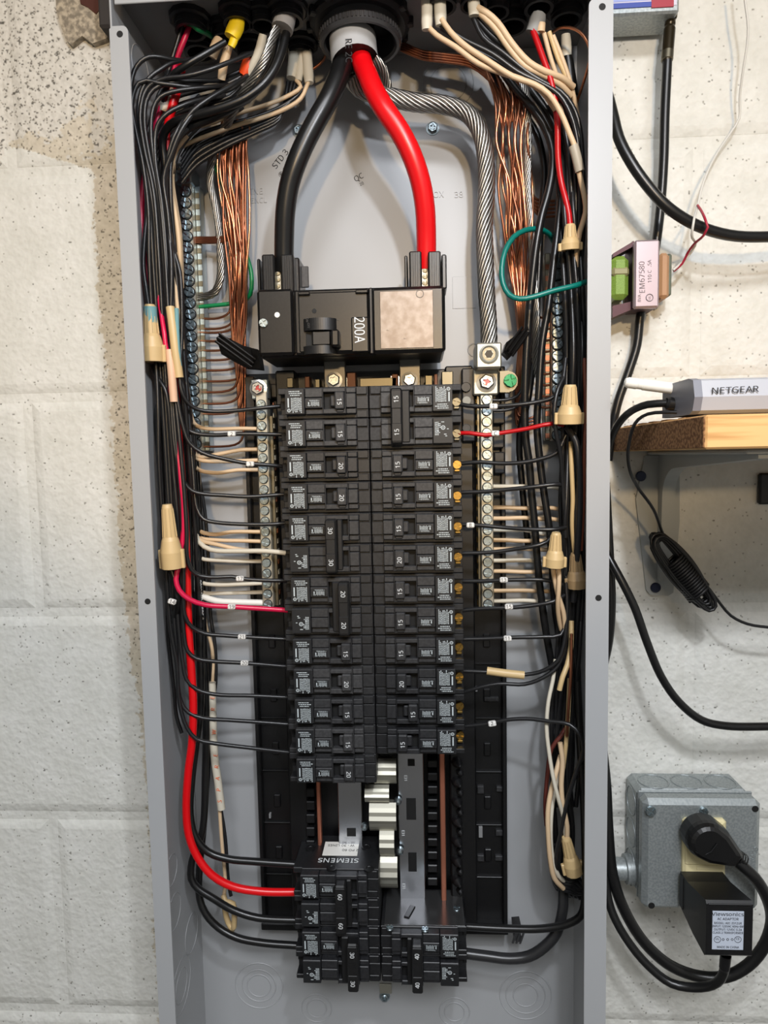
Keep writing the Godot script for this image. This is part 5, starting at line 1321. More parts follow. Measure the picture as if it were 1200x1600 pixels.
func right_wires() -> void:
	var B: Material = M.wire_black
	var br := 0.00172
	# branch wires from the column near the shelf
	var bw := [
		["black branch wire to the upper pole of the double 15 breaker", B, [702, 627, 0.054, 731, 634, 0.060, 771, 635, 0.064, 813, 632, 0.068, 845, 627, 0.070, 866, 620, 0.072, 878, 600, 0.070, 884, 560, 0.064]],
		["thin red branch wire to the lower pole of the double 15 breaker", M.wire_red, [702, 678, 0.054, 734, 676.6, 0.062, 758, 680, 0.064, 787, 676, 0.066, 823, 670, 0.070, 862, 662, 0.074, 880, 664, 0.070]],
		["black branch wire to the first single breaker on the shelf side", B, [704, 726, 0.054, 750, 722, 0.060, 779, 724, 0.063, 813, 723, 0.067, 847, 716.6, 0.070, 870, 707, 0.072, 884, 680, 0.072]],
		["black branch wire to the second single breaker on the shelf side", B, [704, 770, 0.054, 758, 768, 0.060, 792, 765, 0.064, 831, 761, 0.069, 873, 757, 0.070, 886, 762, 0.064]],
		["black branch wire to the third single breaker on the shelf side", B, [706, 819, 0.054, 752, 821, 0.060, 784, 824, 0.063, 826, 827, 0.069, 868, 827, 0.072, 884, 824, 0.068]],
		["black branch wire to the fourth single breaker on the shelf side", B, [707, 865, 0.054, 766, 863, 0.060, 805, 858, 0.064, 831, 854, 0.068, 854, 847, 0.068, 866, 832, 0.062]],
		["black branch wire to the fifth single breaker on the shelf side", B, [710, 908, 0.054, 752, 908, 0.059, 805, 906, 0.065, 856, 907, 0.068, 878, 914, 0.064]],
		["black branch wire to the sixth single breaker on the shelf side", B, [711, 955, 0.054, 752, 951, 0.059, 805, 949, 0.065, 840, 945, 0.068, 864, 940, 0.070, 882, 930, 0.066]],
		["black branch wire to the seventh single breaker on the shelf side", B, [712, 999, 0.054, 756, 998, 0.058, 805, 996, 0.063, 850, 995, 0.066, 876, 992, 0.066, 886, 970, 0.062]],
		["black branch wire passing through the cream sleeve on the shelf side", B, [712, 1048, 0.054, 763, 1050, 0.059, 822, 1054, 0.063, 851, 1047, 0.066, 872, 1032, 0.068, 881, 1008, 0.068, 886, 960, 0.066, 884, 900, 0.062]],
		["black branch wire to the ninth single breaker on the shelf side", B, [714, 1085, 0.054, 742, 1076, 0.058, 778, 1068.5, 0.061, 820, 1069, 0.064, 848, 1059, 0.066, 872, 1040, 0.066, 884, 1000, 0.064, 886, 930, 0.060]],
		["long black branch wire looping down the shelf-side gutter from the lowest marked breaker", B, [714, 1136, 0.054, 760, 1131, 0.060, 790, 1125, 0.064, 823, 1123, 0.068, 858, 1127, 0.074, 890, 1132, 0.080, 906, 1148, 0.084, 912, 1172, 0.084, 901, 1204, 0.080, 886, 1253, 0.074, 876, 1302, 0.070, 868, 1347, 0.064, 874, 1385, 0.056]]]
	for k in bw:
		wire("branch_wire", k[0], k[1], br, k[2])
	wire("feeder_wire", "heavy black wire from the bare side of the double 40 breaker up the gutter", M.cable_black, 0.0032, [716, 1447, 0.050, 795, 1451, 0.054, 847, 1451, 0.058, 886, 1444, 0.062, 907, 1431, 0.066, 914, 1405, 0.068, 915, 1350, 0.068, 912, 1250, 0.064, 906, 1150, 0.058, 900, 1000, 0.050, 897, 800, 0.046], "", "wire", 12)
	wire("feeder_wire", "heaviest grey-black cable curving lowest from the double 40 breaker", mat(Color(0.15, 0.15, 0.155), 0.32), 0.0046, [714, 1488, 0.044, 760, 1494, 0.046, 795, 1498, 0.048, 827, 1494, 0.049, 852, 1478, 0.050, 870, 1456, 0.050, 879, 1421, 0.048, 880, 1380, 0.044, 884, 1300, 0.038, 888, 1150, 0.032], "", "wire", 14)
	for k in [[771, 635, "1", "black top"], [774, 677, "C", "thin red"], [735, 820.5, "8", "third single"], [787, 906, "13", "fifth single"], [795, 948, "15", "sixth single"], [793, 997.5, "11", "seventh single"], [769, 1130.5, "2", "lowest looping"]]:
		clip_tag(k[0], k[1], 0.0655 if k[0] > 760 else 0.061, k[2], "white wire marker on the %s wire, shelf side" % k[3], 0.15 if k[1] > 1100 else 0.0)
	var g := G.new()
	g.tube(line([761, 1048, 0.062, 790, 1052, 0.064, 819, 1055, 0.065]), 0.0034, 12)
	single("wire_sleeve", g, M.tan, "cream sleeve on a black branch wire on the shelf side", "sleeve")
	# neutral wires
	var ny := [760.0, 793.0, 810.0, 828.0, 844.0, 858.0, 876.0, 892.5, 923.0, 939.0]
	for k in ny.size():
		var y: float = ny[k]
		wire("neutral_wire", "cream neutral wire, %s from the top on the shelf side" % ["topmost", "second", "third", "fourth", "fifth", "sixth", "seventh", "eighth", "ninth", "lowest"][k], M.cream if k % 3 else M.sheath, 0.0018, [766, y, 0.039, 790, y, 0.043, 818, y + sin(k * 2.0) * 1.2, 0.045, 850, y + 1 + (5 if k == 3 else 0), 0.046, 872, y + 2, 0.044, 884, y + 14, 0.040])
	for k in [[625, 612, 0], [641, 628, 1]]:
		wire("ground_wire", "short dark wire from the neutral bar curving behind the black pair, %s" % ["upper", "lower"][k[2]], B, 0.0013, [766, k[0], 0.040, 790, k[0], 0.040, 808, k[0] - 6, 0.038, 816, k[1] - 8, 0.034, 818, k[1] - 40, 0.028])
	# the two heavy black runs
	wire("feeder_wire", "heavy black wire down the front of the copper bundle, nearer the breakers", M.cable_black, 0.0031, [770, 90, 0.050, 806, 140, 0.054, 836, 175, 0.058, 858, 215, 0.060, 864, 250, 0.062, 857, 300, 0.064, 847, 336, 0.065, 838, 383, 0.065, 831, 442, 0.064, 826, 502, 0.062, 821, 585, 0.060, 821, 680, 0.058, 827, 724, 0.057, 831, 777, 0.056, 835, 816, 0.056, 839, 869, 0.056, 844, 921, 0.055, 855, 1000, 0.052, 868, 1070, 0.046, 880, 1140, 0.040], "", "wire", 12)
	wire("feeder_wire", "heavy black wire running outside the other one and ending near the lower tan nut", M.cable_black, 0.0030, [790, 86, 0.046, 830, 140, 0.050, 862, 190, 0.052, 878, 250, 0.054, 876, 310, 0.056, 871, 362, 0.058, 864, 419, 0.059, 857, 478, 0.060, 847, 537, 0.060, 842, 609, 0.060, 839, 665, 0.059, 844, 724, 0.058, 851, 777, 0.058, 858, 824, 0.058, 862, 870, 0.056, 866, 940, 0.052, 876, 1020, 0.044], "", "wire", 12)
	wire("feeder_wire", "third heavy black wire in shadow behind the copper bundle", M.cable_black, 0.0028, [760, 100, 0.036, 800, 160, 0.036, 834, 200, 0.036, 850, 260, 0.034, 846, 330, 0.030, 842, 420, 0.028, 836, 520, 0.028, 826, 620, 0.030, 812, 680, 0.032, 816, 760, 0.032, 826, 860, 0.032], "", "wire", 12)
	# sheaths and wires of the top
	for k in [[667, -30, 667, 47, "flat white sheath end nearest the big connector", 0.0043], [686, -30, 689, 40, "flat white sheath end beside the first, its wires spreading to the gutter", 0.0046], [740, -30, 741, 25, "split white sheath end shedding cream and black wires", 0.0046]]:
		sheath("cable_sheath", k[4], M.sheath, k[5], [k[0], k[1], 0.083, (k[0] + k[2]) / 2.0, 10, 0.084, k[2], k[3], 0.084])
	sheath("cable_sheath", "grey split sheath end shedding a red wire", mat(Color(0.55, 0.55, 0.54), 0.6), 0.0062, [842, 24, 0.072, 838, 38, 0.074, 832, 52, 0.074])
	sheath("cable_sheath", "cream paper lining showing at the grey split sheath", M.cream, 0.0036, [846, 36, 0.076, 845, 50, 0.076])
	sheath("cable_sheath", "white sheath end hanging in the far corner by the copper arc", M.sheath, 0.0040, [884, 54, 0.056, 886, 88, 0.056])
	sheath("cable_sheath", "dark sheath continuing below the white corner sheath", M.cable_black, 0.0040, [887, 88, 0.056, 892, 120, 0.056, 897, 150, 0.054])
	wire("entry_wire", "cream wire in front, arching from the twin sheaths to a pale sleeve", M.cream, 0.0021, [690, 30, 0.086, 704, 50, 0.087, 725, 70, 0.088, 762, 95, 0.089, 802, 120, 0.089, 835, 132, 0.088, 857, 147, 0.088, 876, 176, 0.087, 890, 209, 0.086, 901, 238, 0.085, 905, 270, 0.083, 914, 312, 0.080, 915, 332, 0.078, 906, 362, 0.074, 901, 398, 0.070, 900, 440, 0.066, 906, 500, 0.060])
	var g2 := G.new(); g2.tube(line([896, 228, 0.0858, 901, 246, 0.0852, 906, 268, 0.0838]), 0.0037, 10)
	single("wire_sleeve", g2, mat(Color(0.68, 0.64, 0.57), 0.5), "pale sleeve on the arching cream wire near the box edge", "sleeve")
	wire("entry_wire", "cream wire below the arching one, joining it halfway", M.cream, 0.0020, [669, 42, 0.084, 682, 55, 0.085, 711, 73, 0.086, 747, 99, 0.086, 784, 114, 0.086, 815, 124, 0.086, 846, 142, 0.084, 868, 172, 0.080])
	wire("entry_wire", "cream wire of the thick pair from the split sheath, upper one", M.cream, 0.0024, [746, 12, 0.085, 760, 20, 0.086, 778, 36, 0.086, 800, 68, 0.085, 826, 97, 0.084, 852, 112, 0.082, 876, 121, 0.078, 896, 136, 0.070])
	wire("entry_wire", "cream wire of the thick pair from the split sheath, lower one", M.cream, 0.0024, [744, 16, 0.083, 758, 28, 0.084, 775, 46, 0.084, 796, 76, 0.083, 820, 103, 0.082, 848, 117, 0.080, 872, 130, 0.076, 892, 150, 0.068])
	var K := [[688, 38, 725, 62, 769, 84, 810, 113, 843, 129, 873, 148, 891, 178, 902, 220, 906, 300], [739, 26, 755, 59, 784, 81, 821, 111, 850, 129, 876, 143, 894, 165, 906, 200, 910, 280], [743, 28, 766, 54, 799, 81, 832, 114, 862, 138, 882, 156, 897, 190, 908, 230, 912, 330], [742, 24, 748, 44, 772, 72, 812, 104, 846, 124, 866, 140, 884, 170, 896, 240, 900, 330], [690, 44, 738, 76, 780, 98, 820, 122, 850, 140, 868, 160, 882, 200, 890, 260, 894, 350]]
	for k in K.size():
		var f: Array = K[k]
		var z: float = 0.083 - k * 0.002
		wire("entry_wire", "glossy black wire sweeping from the pale sheaths into the shelf-side gutter", B, 0.0019, [f[0], f[1], z, f[2], f[3], z + 0.001, f[4], f[5], z + 0.001, f[6], f[7], z, f[8], f[9], z - 0.001, f[10], f[11], z - 0.002, f[12], f[13], z - 0.003, f[14], f[15], z - 0.005, f[16], f[17], z - 0.010, f[16] - 4, f[17] + 90, z - 0.02], "glossy black wires sweeping in from the pale sheaths")
	wire("entry_wire", "red wire dropping from the grey split sheath to a cream nut", M.wire_red, 0.0024, [833, 48, 0.075, 846, 84, 0.078, 861, 128, 0.080, 868, 164, 0.078, 871, 192, 0.076, 872, 246, 0.072, 877, 285, 0.070, 884, 312, 0.072, 889, 335, 0.072, 891, 358, 0.072])
	var lab := wirenut("cream label sleeve and nut at the end of the red wire", [891, 350, 891, 392, 0.074], M.tan, 1.0, 0.85)
	for k in [[850, 52, 860, 90, 872, 128, "first"], [858, 50, 872, 92, 888, 130, "second"], [864, 56, 880, 96, 894, 140, "third"]]:
		wire("entry_wire", "cream wire hanging from the corner sheaths, %s from the red wire" % k[6], M.cream if k[6] != "second" else M.tan, 0.0018, [k[0], k[1], 0.074, k[2], k[3], 0.072, k[4], k[5], 0.068, k[4] + 12, k[5] + 60, 0.058])
	wire("ground_wire", "bare copper arc looping out to the box side near the top", M.copper, 0.00105, [864, 50, 0.066, 874, 44, 0.074, 890, 43, 0.080, 906, 50, 0.084, 918, 66, 0.086, 922, 84, 0.084, 918, 108, 0.078, 907, 143, 0.066, 897, 172, 0.056])
	for k in 4:
		wire("ground_wire", "bare copper wire running level from the big connector to the upright bundle", M.copper_dull, 0.00115, [626, 66 + k * 4, 0.030, 660, 80 + k * 4, 0.034, 697, 85 + k * 4, 0.036, 736, 92 + k * 4, 0.040, 766, 118 + k * 3, 0.042, 778 + k * 3, 152, 0.042, 786 + k * 5, 190, 0.040], "copper wires running level from the big connector")
	wire("ground_wire", "dull copper wire curving behind the pale sheath ends", M.copper_dull, 0.00115, [478, 112, 0.026, 492, 106, 0.026, 505, 94, 0.028, 511, 80, 0.030])
	for k in 16:
		var c := k % 8
		wire("ground_wire", "bare copper wire in the upright bundle beside the stranded aluminium wire", M.copper_dull if k % 3 == 1 else M.copper, 0.00105,
			[760 + k * 3.6, 112 + (k % 4) * 6, 0.046, 774 + k * 3.4, 160, 0.048 + (k % 3) * 0.003, 776 + k * 3.2 + sin(k * 2.1) * 8.0, 220, 0.046 + (k % 4) * 0.003, 784 + k * 2.8 + cos(k * 3.3) * 8.0, 290, 0.042 + (k % 3) * 0.004, 791 + k * 2.3 + sin(k * 4.7) * 6.0, 360, 0.038 + (k % 4) * 0.003, 797 + k * 1.9 + cos(k * 2.2) * 5.0, 420, 0.034, 806 + k * 1.0, 480, 0.030 + (k % 3) * 0.003, 811 + k * 0.5, 530, 0.026, 808 + k * 0.5, 575, 0.022, 806 + k * 0.5, 612, 0.018, 808 + k * 0.5, 650 + (k % 4) * 6, 0.014], "copper wires in the upright bundle by the stranded cable")
	for k in 3:
		wire("ground_wire", "bare copper wire curling below the bonding strap to the black pair", M.copper_dull, 0.00105, [806 + k, 612, 0.020, 806, 628 + k * 12, 0.018, 810, 648 + k * 10, 0.018, 820, 655 + k * 6, 0.018, 838, 650 + k * 5, 0.018], "copper wires curling below the bonding strap")
	for k in 5:
		wire("ground_wire", "bare copper wire turning level behind the heavy black wires", M.copper, 0.00115, [828, 292 + k * 3, 0.032, 834, 308 + k * 5, 0.030, 846, 314 + k * 6, 0.026, 866, 314 + k * 6, 0.018], "copper wires turning level above the green loop")
	for k in 9:
		wire("ground_wire", "short copper wire end entering the ground bar behind the black wires", M.copper_dull, 0.00105, [838, 494 + k * 17.5, 0.020, 850, 497 + k * 17.5, 0.018, 862, 496 + k * 17.5, 0.016], "copper wire ends at the half-hidden ground bar")
	single("stranded_cable", strands(line([800, 100, 0.046, 814, 124, 0.050, 822, 150, 0.052, 825, 220, 0.050, 824, 300, 0.046, 828, 347, 0.044, 832, 395, 0.042, 834, 440, 0.040, 837, 478, 0.038, 838, 526, 0.034, 836, 566, 0.030, 836, 590, 0.028]), 0.0034, 9, 0.05), M.alu, "bare stranded aluminium wire beside the copper bundle near the green loop", "cable")
	wire("ground_wire", "teal green wire looping out in front of the copper to the box side", M.teal, 0.0021, [917, 440, 0.080, 900, 446, 0.086, 866, 454, 0.088, 833, 464, 0.088, 812, 467, 0.087, 796, 461, 0.085, 786, 443, 0.083, 784, 419, 0.082, 789, 393, 0.080, 802, 371, 0.076, 819, 360.5, 0.070, 842, 358, 0.060, 858, 366, 0.048, 866, 380, 0.036], "", "wire", 10)
	# the packed gutter
	var lanes := [[872, 892, 886, 880], [878, 900, 894, 884], [884, 905, 900, 890], [890, 910, 905, 893], [868, 886, 880, 876], [896, 914, 910, 900], [902, 912, 912, 906], [876, 896, 888, 872], [882, 908, 898, 878], [893, 903, 892, 887]]
	for k in lanes.size():
		var f: Array = lanes[k]
		wire("gutter_wire", "black wire in the packed shelf-side gutter", B, 0.0020, [f[0] - 10, 130 + k * 9, 0.040, f[0], 220, 0.050 + (k % 3) * 0.006, f[0] + 6, 330, 0.056 + (k % 4) * 0.005, f[1] - 4, 450, 0.058 + (k % 3) * 0.006, f[1], 560, 0.056 + (k % 4) * 0.005, f[2], 690, 0.056 + (k % 3) * 0.005, f[2] - 4, 800, 0.054 + (k % 4) * 0.005, f[3] + 6, 900, 0.054, f[3], 1000, 0.052, f[3] - 2 + sin(k) * 6.0, 1090, 0.046, f[3] - 6 + cos(k * 2.0) * 8.0, 1180, 0.042, f[3] - 6, 1260, 0.042], "black wires in the packed shelf-side gutter")
	for k in 6:
		var x := 862.0 + k * 7.0
		wire("gutter_wire", "dark wire in the lower shelf-side gutter", B, 0.0019, [x + 12, 930, 0.046, x + 8, 1020, 0.046 + (k % 3) * 0.006, x + sin(k * 2.0) * 5.0, 1120, 0.046, x - 6 + cos(k * 1.7) * 7.0, 1210, 0.044, x - 6 + sin(k * 3.0) * 6.0, 1290, 0.044, x - 2, 1350, 0.044, x + 8, 1388 + k * 3, 0.042, x + 22, 1400, 0.040], "dark wires in the lower shelf-side gutter")
	for k in 5:
		wire("gutter_wire", "black wire turning round the bottom of the lower bundle", B, 0.0021, [858 + k * 4, 1320, 0.052 + k * 0.003, 862 + k * 4, 1360, 0.054, 872 + k * 5, 1386 - k * 3, 0.056, 888 + k * 4, 1392 - k * 5, 0.056, 906 + k, 1396 - k * 3, 0.052, 911, 1380, 0.046], "black wires turning round the bottom of the lower bundle")
	wire("gutter_wire", "dark grey wire arching from under the upper tan nut", mat(Color(0.15, 0.15, 0.16), 0.4), 0.0026, [886, 668, 0.070, 892, 676, 0.074, 900, 690, 0.076, 905, 720, 0.076, 906, 790, 0.072, 902, 860, 0.068, 896, 940, 0.060])
	wire("gutter_wire", "black wire curving in front of the upper tan nut's skirt", B, 0.0018, [881, 590, 0.076, 872, 608, 0.080, 866, 640, 0.082, 869, 676, 0.080, 876, 710, 0.076, 880, 760, 0.070, 884, 840, 0.066])
	wire("gutter_wire", "cream wire showing between black wires below the upper nut", M.tan, 0.0019, [892, 690, 0.066, 893, 730, 0.068, 895, 780, 0.068, 894, 820, 0.066, 898, 870, 0.060])
	wire("gutter_wire", "brown wire along the box edge behind the flange", mat(Color(0.50, 0.26, 0.18), 0.45), 0.0015, [913, 560, 0.072, 915, 640, 0.076, 913, 720, 0.076, 912, 780, 0.072, 908, 860, 0.062])
	wire("gutter_wire", "tan wire along the box edge under the pale sleeve", M.tan, 0.0017, [906, 372, 0.064, 901, 410, 0.062, 906, 460, 0.060, 911, 520, 0.058, 910, 580, 0.056])
	wirenut("large tan wire nut standing upright above the grey-black arching wire", [891, 601, 889, 663, 0.084], M.tan, 1.0, 1.08)
	wirenut("tan wire nut above the twisted cream pair", [869, 832, 866, 886, 0.080], M.tan, 1.0, 0.86)
	wirenut("tan wire nut in shadow behind the black gutter wires", [899, 864, 902, 918, 0.062], mat(Color(0.62, 0.52, 0.38), 0.5), 1.0, 0.95)  # darker tan: shade behind the wires put into the colour
	wirenut("tan wire nut low in the gutter near the bottom of the bundle", [884, 1308, 897, 1364, 0.066], M.tan, 1.0, 0.85)
	for s in 2:
		var q := PackedVector3Array()
		var cl := line([868, 884, 0.074, 870, 905, 0.074, 872, 930, 0.072, 876, 955, 0.068, 880, 985, 0.062])
		for i in cl.size():
			var a := PI * s + i * 0.42
			q.append(cl[i] + Vector3(cos(a) * 0.0022, 0, sin(a) * 0.0022))
		g = G.new(); g.tube(smooth(q, 0.004), 0.0019, 8)
		single("neutral_wire", g, M.cream, "cream wire of the twisted pair below the tan nut, %s strand" % ["one", "other"][s], "wire")
	# pale wires low in the gutter
	var low := [
		["white wire nearest the breakers low in the shelf-side gutter", M.sheath, 0.0017, [868, 1030, 0.060, 864, 1062, 0.064, 857, 1095, 0.068, 854, 1137, 0.070, 858, 1176, 0.072, 865, 1218, 0.074, 873, 1250, 0.074, 880, 1275, 0.070, 884, 1310, 0.066]],
		["cream wire beside the looping black wire low in the gutter", M.cream, 0.0021, [875, 1160, 0.064, 879, 1190, 0.066, 877, 1225, 0.068, 879, 1255, 0.070, 886, 1290, 0.070, 886, 1312, 0.068]],
		["cream wire turning round the bottom of the bundle", M.cream, 0.0021, [876, 1180, 0.060, 868, 1210, 0.066, 860, 1240, 0.068, 856, 1270, 0.070, 857, 1310, 0.070, 860, 1345, 0.068, 866, 1372, 0.064, 880, 1388, 0.058]],
		["second cream wire inside the one turning round the bottom", M.sheath, 0.0020, [882, 1165, 0.056, 872, 1215, 0.060, 863, 1255, 0.064, 860, 1300, 0.066, 863, 1340, 0.064, 872, 1368, 0.060, 884, 1378, 0.054]],
		["reddish brown wire at the edge of the lower bundle", mat(Color(0.36, 0.16, 0.13), 0.4), 0.0018, [888, 1132, 0.060, 876, 1150, 0.062, 862, 1169, 0.062, 855, 1215, 0.060, 852, 1260, 0.058, 854, 1290, 0.056]],
		["tan wire end sticking out of the middle of the bundle", M.tan, 0.0022, [874, 1078, 0.074, 879, 1058, 0.074, 886, 1040, 0.070, 892, 1010, 0.064, 893, 970, 0.058]],
		["copper coloured wire along the box edge low in the gutter", M.copper_dull, 0.0013, [893, 990, 0.070, 892, 1050, 0.072, 888, 1110, 0.070, 886, 1150, 0.066]],
		["cream wire upright near the box edge low in the gutter", M.tan, 0.0019, [890, 1060, 0.058, 888, 1110, 0.062, 884, 1165, 0.062, 880, 1200, 0.060]]]
	for k in low:
		wire("gutter_wire", k[0], k[1], k[2], k[3])

func outside() -> void:
	# amplifier box at the top edge
	var t := thing("signal_amplifier", "small metal amplifier box with blue and red label at the top edge", "amplifier", at(1000, 12, 0.0))
	var g := G.new(); pbox(g, 945, -60, 1062, 22, 0.034, 0.004, 0.0016); put("housing", g, M.galv, t)
	g = G.new(); pbox(g, 940, -58, 1058, 11, 0.0344, 0.033, 0.0002); put("label_sheet", g, mat(Color(0.80, 0.78, 0.84), 0.4), t)
	g = G.new(); pbox(g, 950, 4, 1018, 12, 0.0347, 0.033, 0.0001); put("blue_band", g, mat(Color(0.16, 0.26, 0.62), 0.4), t)
	g = G.new(); pbox(g, 1018, -4, 1053, 11, 0.0348, 0.033, 0.0001); put("red_band", g, mat(Color(0.62, 0.10, 0.18), 0.4), t)
	g = G.new(); pbox(g, 950, -20, 1018, 2, 0.0346, 0.033, 0.0001); put("pale_band", g, mat(Color(0.62, 0.66, 0.86), 0.4), t)
	# coaxial cable with its screw-on connector
	wire("coaxial_cable", "black coaxial cable hanging from the amplifier down behind the transformer", M.cable_black, 0.0038, [1043, 88, 0.026, 1042, 110, 0.026, 1039, 175, 0.024, 1037, 250, 0.022, 1033, 312, 0.020, 1026, 375, 0.018, 1014, 440, 0.015, 1001, 490, 0.014, 995, 540, 0.014, 982, 582, 0.014, 966, 627, 0.014, 957, 668, 0.013, 950, 720, 0.012], "", "cable", 14)
	t = thing("cable_plug", "brassy screw-on connector at the top of the black coaxial cable", "plug", at(1045, 60, 0.026))
	var c0 := at(1048, 24, 0.022); var c1 := at(1042, 97, 0.026)
	var d := (c1 - c0).normalized()
	var L := c0.distance_to(c1)
	g = G.new(); g.lathe(c0, d, [Vector2(0.0052, -0.004), Vector2(0.0052, L * 0.08), Vector2(0.0048, L * 0.08)], 6); put("nut", g, M.gold_screw, t)
	g = G.new(); g.lathe(c0, d, [Vector2(0.0040, L * 0.08), Vector2(0.0043, L * 0.2), Vector2(0.0038, L * 0.24), Vector2(0.0046, L * 0.3), Vector2(0.0046, L * 0.9), Vector2(0.0038, L)], 16); put("barrel", g, mat(Color(0.20, 0.17, 0.11), 0.3, 0.6), t)
	g = G.new(); g.lathe(c0, d, [Vector2(0.0047, L * 0.78), Vector2(0.0047, L * 0.96), Vector2(0.004, L * 0.97)], 16); put("collar", g, M.gold_screw, t)
	wire("black_cable", "thick black cable curving from behind the box out past the wall's edge", M.cable_black, 0.0043, [936, 110, 0.035, 950, 150, 0.040, 959, 185, 0.045, 967, 216, 0.048, 985, 252, 0.051, 1010, 288, 0.052, 1040, 321, 0.052, 1076, 346, 0.050, 1112, 361, 0.048, 1150, 369, 0.046, 1200, 370, 0.044, 1260, 366, 0.040], "", "cable", 14)
	wire("bell_wire", "thin pale twin wire hanging down the wall to the transformer", mat(Color(0.80, 0.79, 0.76), 0.5), 0.0010, [1160, -40, 0.036, 1164, 0, 0.036, 1169, 45, 0.034, 1166, 80, 0.030, 1161, 110, 0.026, 1156, 150, 0.018, 1155, 185, 0.014, 1142, 207, 0.013, 1125, 232, 0.014, 1107, 265, 0.022, 1096, 295, 0.028, 1090, 322, 0.032, 1084, 345, 0.060, 1081, 367, 0.056, 1086, 384, 0.030, 1074, 402, 0.028, 1052, 422, 0.026])
	wire("bell_wire", "thin crimson wire splitting from the pale wire across the thick cable", mat(Color(0.62, 0.10, 0.20), 0.45), 0.0010, [1090, 321, 0.033, 1096, 330, 0.046, 1102, 343, 0.060, 1106, 355, 0.062, 1100, 367, 0.058, 1084, 382, 0.040, 1074, 396, 0.032, 1066, 412, 0.028, 1052, 424, 0.024])
	# doorbell transformer
	t = thing("transformer", "small doorbell transformer with stamped silvery band on the wall", "transformer", at(1000, 480, 0.0))
	var band := mat(Color(0.68, 0.62, 0.64), 0.42, 0.7)
	g = G.new(); pbox(g, 991, 374, 1031, 481, 0.040, 0.034, 0.0016); put("band_front", g, band, t)
	g = G.new(); pbox(g, 992, 375, 1030, 480, 0.035, 0.006, 0.001); put("core", g, mat(Color(0.30, 0.22, 0.24), 0.5, 0.5), t)
	g = G.new(); pbox(g, 955, 398, 984, 467, 0.031, 0.010, 0.004); put("coil", g, textured(Color(0.55, 0.68, 0.30), 0.3, 0.08), t)
	g = G.new(); pbox(g, 957, 416, 984, 431, 0.0318, 0.011, 0.002); put("coil_tape", g, mat(Color(0.55, 0.53, 0.38), 0.5), t)
	g = G.new(); pbox(g, 1030, 394, 1047, 466, 0.030, 0.008, 0.004); put("coil_end", g, mat(Color(0.66, 0.50, 0.36), 0.5), t)
	g = G.new(); pbox(g, 1042, 396, 1050, 462, 0.024, 0.008, 0.002); put("coil_flange", g, mat(Color(0.33, 0.36, 0.30), 0.5), t)
	for s in [[[991, 376], [958, 396], [958, 402], [991, 384]], [[991, 470], [957, 478], [957, 496], [991, 482]]]:
		var q := PackedVector2Array()
		for p in s:
			var w := at(p[0], p[1], 0.030); q.append(Vector2(w.x, w.y))
		g = G.new(); g.prism(q, 0.010, 0.030); put("mounting_leg", g, mat(Color(0.30, 0.20, 0.22), 0.45, 0.5), t)
	var ink := mat(Color(0.40, 0.36, 0.38), 0.5)
	txt("EM67580", at(1003, 433, 0.0402), 0.0070, ink, t, Basis(Vector3.BACK, PI / 2 + 0.03), "stamp_print", 0.0001)
	txt("110 C  .5A", at(1015, 424, 0.0402), 0.0046, ink, t, Basis(Vector3.BACK, PI / 2 + 0.03), "stamp_print", 0.0001)
	txt("8VA", at(999, 466, 0.0402), 0.0040, ink, t, Basis(Vector3.BACK, PI / 2), "stamp_print", 0.0001)
	put("approval_mark", ring(at(1015, 465, 0.0403), Vector3(0, 0, 1), 0.0028, 0.0003, 18), ink, t)
	txt("UL", at(1015, 465, 0.0402), 0.0026, ink, t, Basis(Vector3.BACK, PI / 2), "stamp_print", 0.0001)
	# shelf and bracket
	t = thing("wooden_shelf", "short thick pine shelf board sticking out beside the panel under the router", "shelf", at(1100, 700, 0.0))
	var zf := 0.20
	var a := at(1103, 648, zf); var b := at(1103, 702, zf)
	g = G.new(); g.box(Vector3(a.x, b.y, 0.002), Vector3(a.x + 0.30, a.y, zf), 0.0012); put("board", g, M.wood, t)
	g = G.new(); g.box(Vector3(a.x - 0.0008, b.y + 0.0008, 0.004), Vector3(a.x + 0.001, a.y - 0.0008, zf - 0.001), 0.0004); put("cut_end", g, M.wood_end, t, "brown sawn end of the board")
	for k in 6:
		var dd := G.new(); dd.box(Vector3(a.x + 0.002 + rng.randf() * 0.004, a.y - 0.0002, 0.02 + k * 0.024), Vector3(a.x + 0.010 + rng.randf() * 0.016, a.y + 0.0012, 0.032 + k * 0.024), 0.0005, Transform3D())
		put("splinter", dd, M.wood_end, t)
	t = thing("shelf_bracket", "grey pressed steel shelf bracket under the pine board", "bracket", at(1030, 820, 0.0))
	var q := PackedVector2Array()
	for p in [[1008, 712], [1062, 712], [1062, 815], [1052, 926], [1044, 931], [1016, 929], [1010, 922], [994, 780]]:
		var w := at(p[0], p[1], 0.0035); q.append(Vector2(w.x, w.y))
	g = G.new(); g.prism(q, 0.0005, 0.0035); put("wall_leg", g, M.bracket, t)
	var lx := at(1036, 800, 0.004).x
	var yt := b.y - 0.0004
	g = G.new(); g.box(Vector3(lx - 0.014, yt - 0.003, 0.001), Vector3(lx + 0.014, yt, 0.185), 0.001); put("shelf_leg", g, M.bracket, t)
	var prof := PackedVector2Array([Vector2(0.003, yt - 0.115), Vector2(0.012, yt - 0.115)])
	for k in 9:
		var an := PI / 2 * k / 8.0
		prof.append(Vector2(0.014 + 0.030 * (1.0 - cos(an)), yt - 0.040 + 0.026 * sin(an)))
	prof.append(Vector2(0.18, yt - 0.006)); prof.append(Vector2(0.18, yt - 0.002)); prof.append(Vector2(0.003, yt - 0.002))
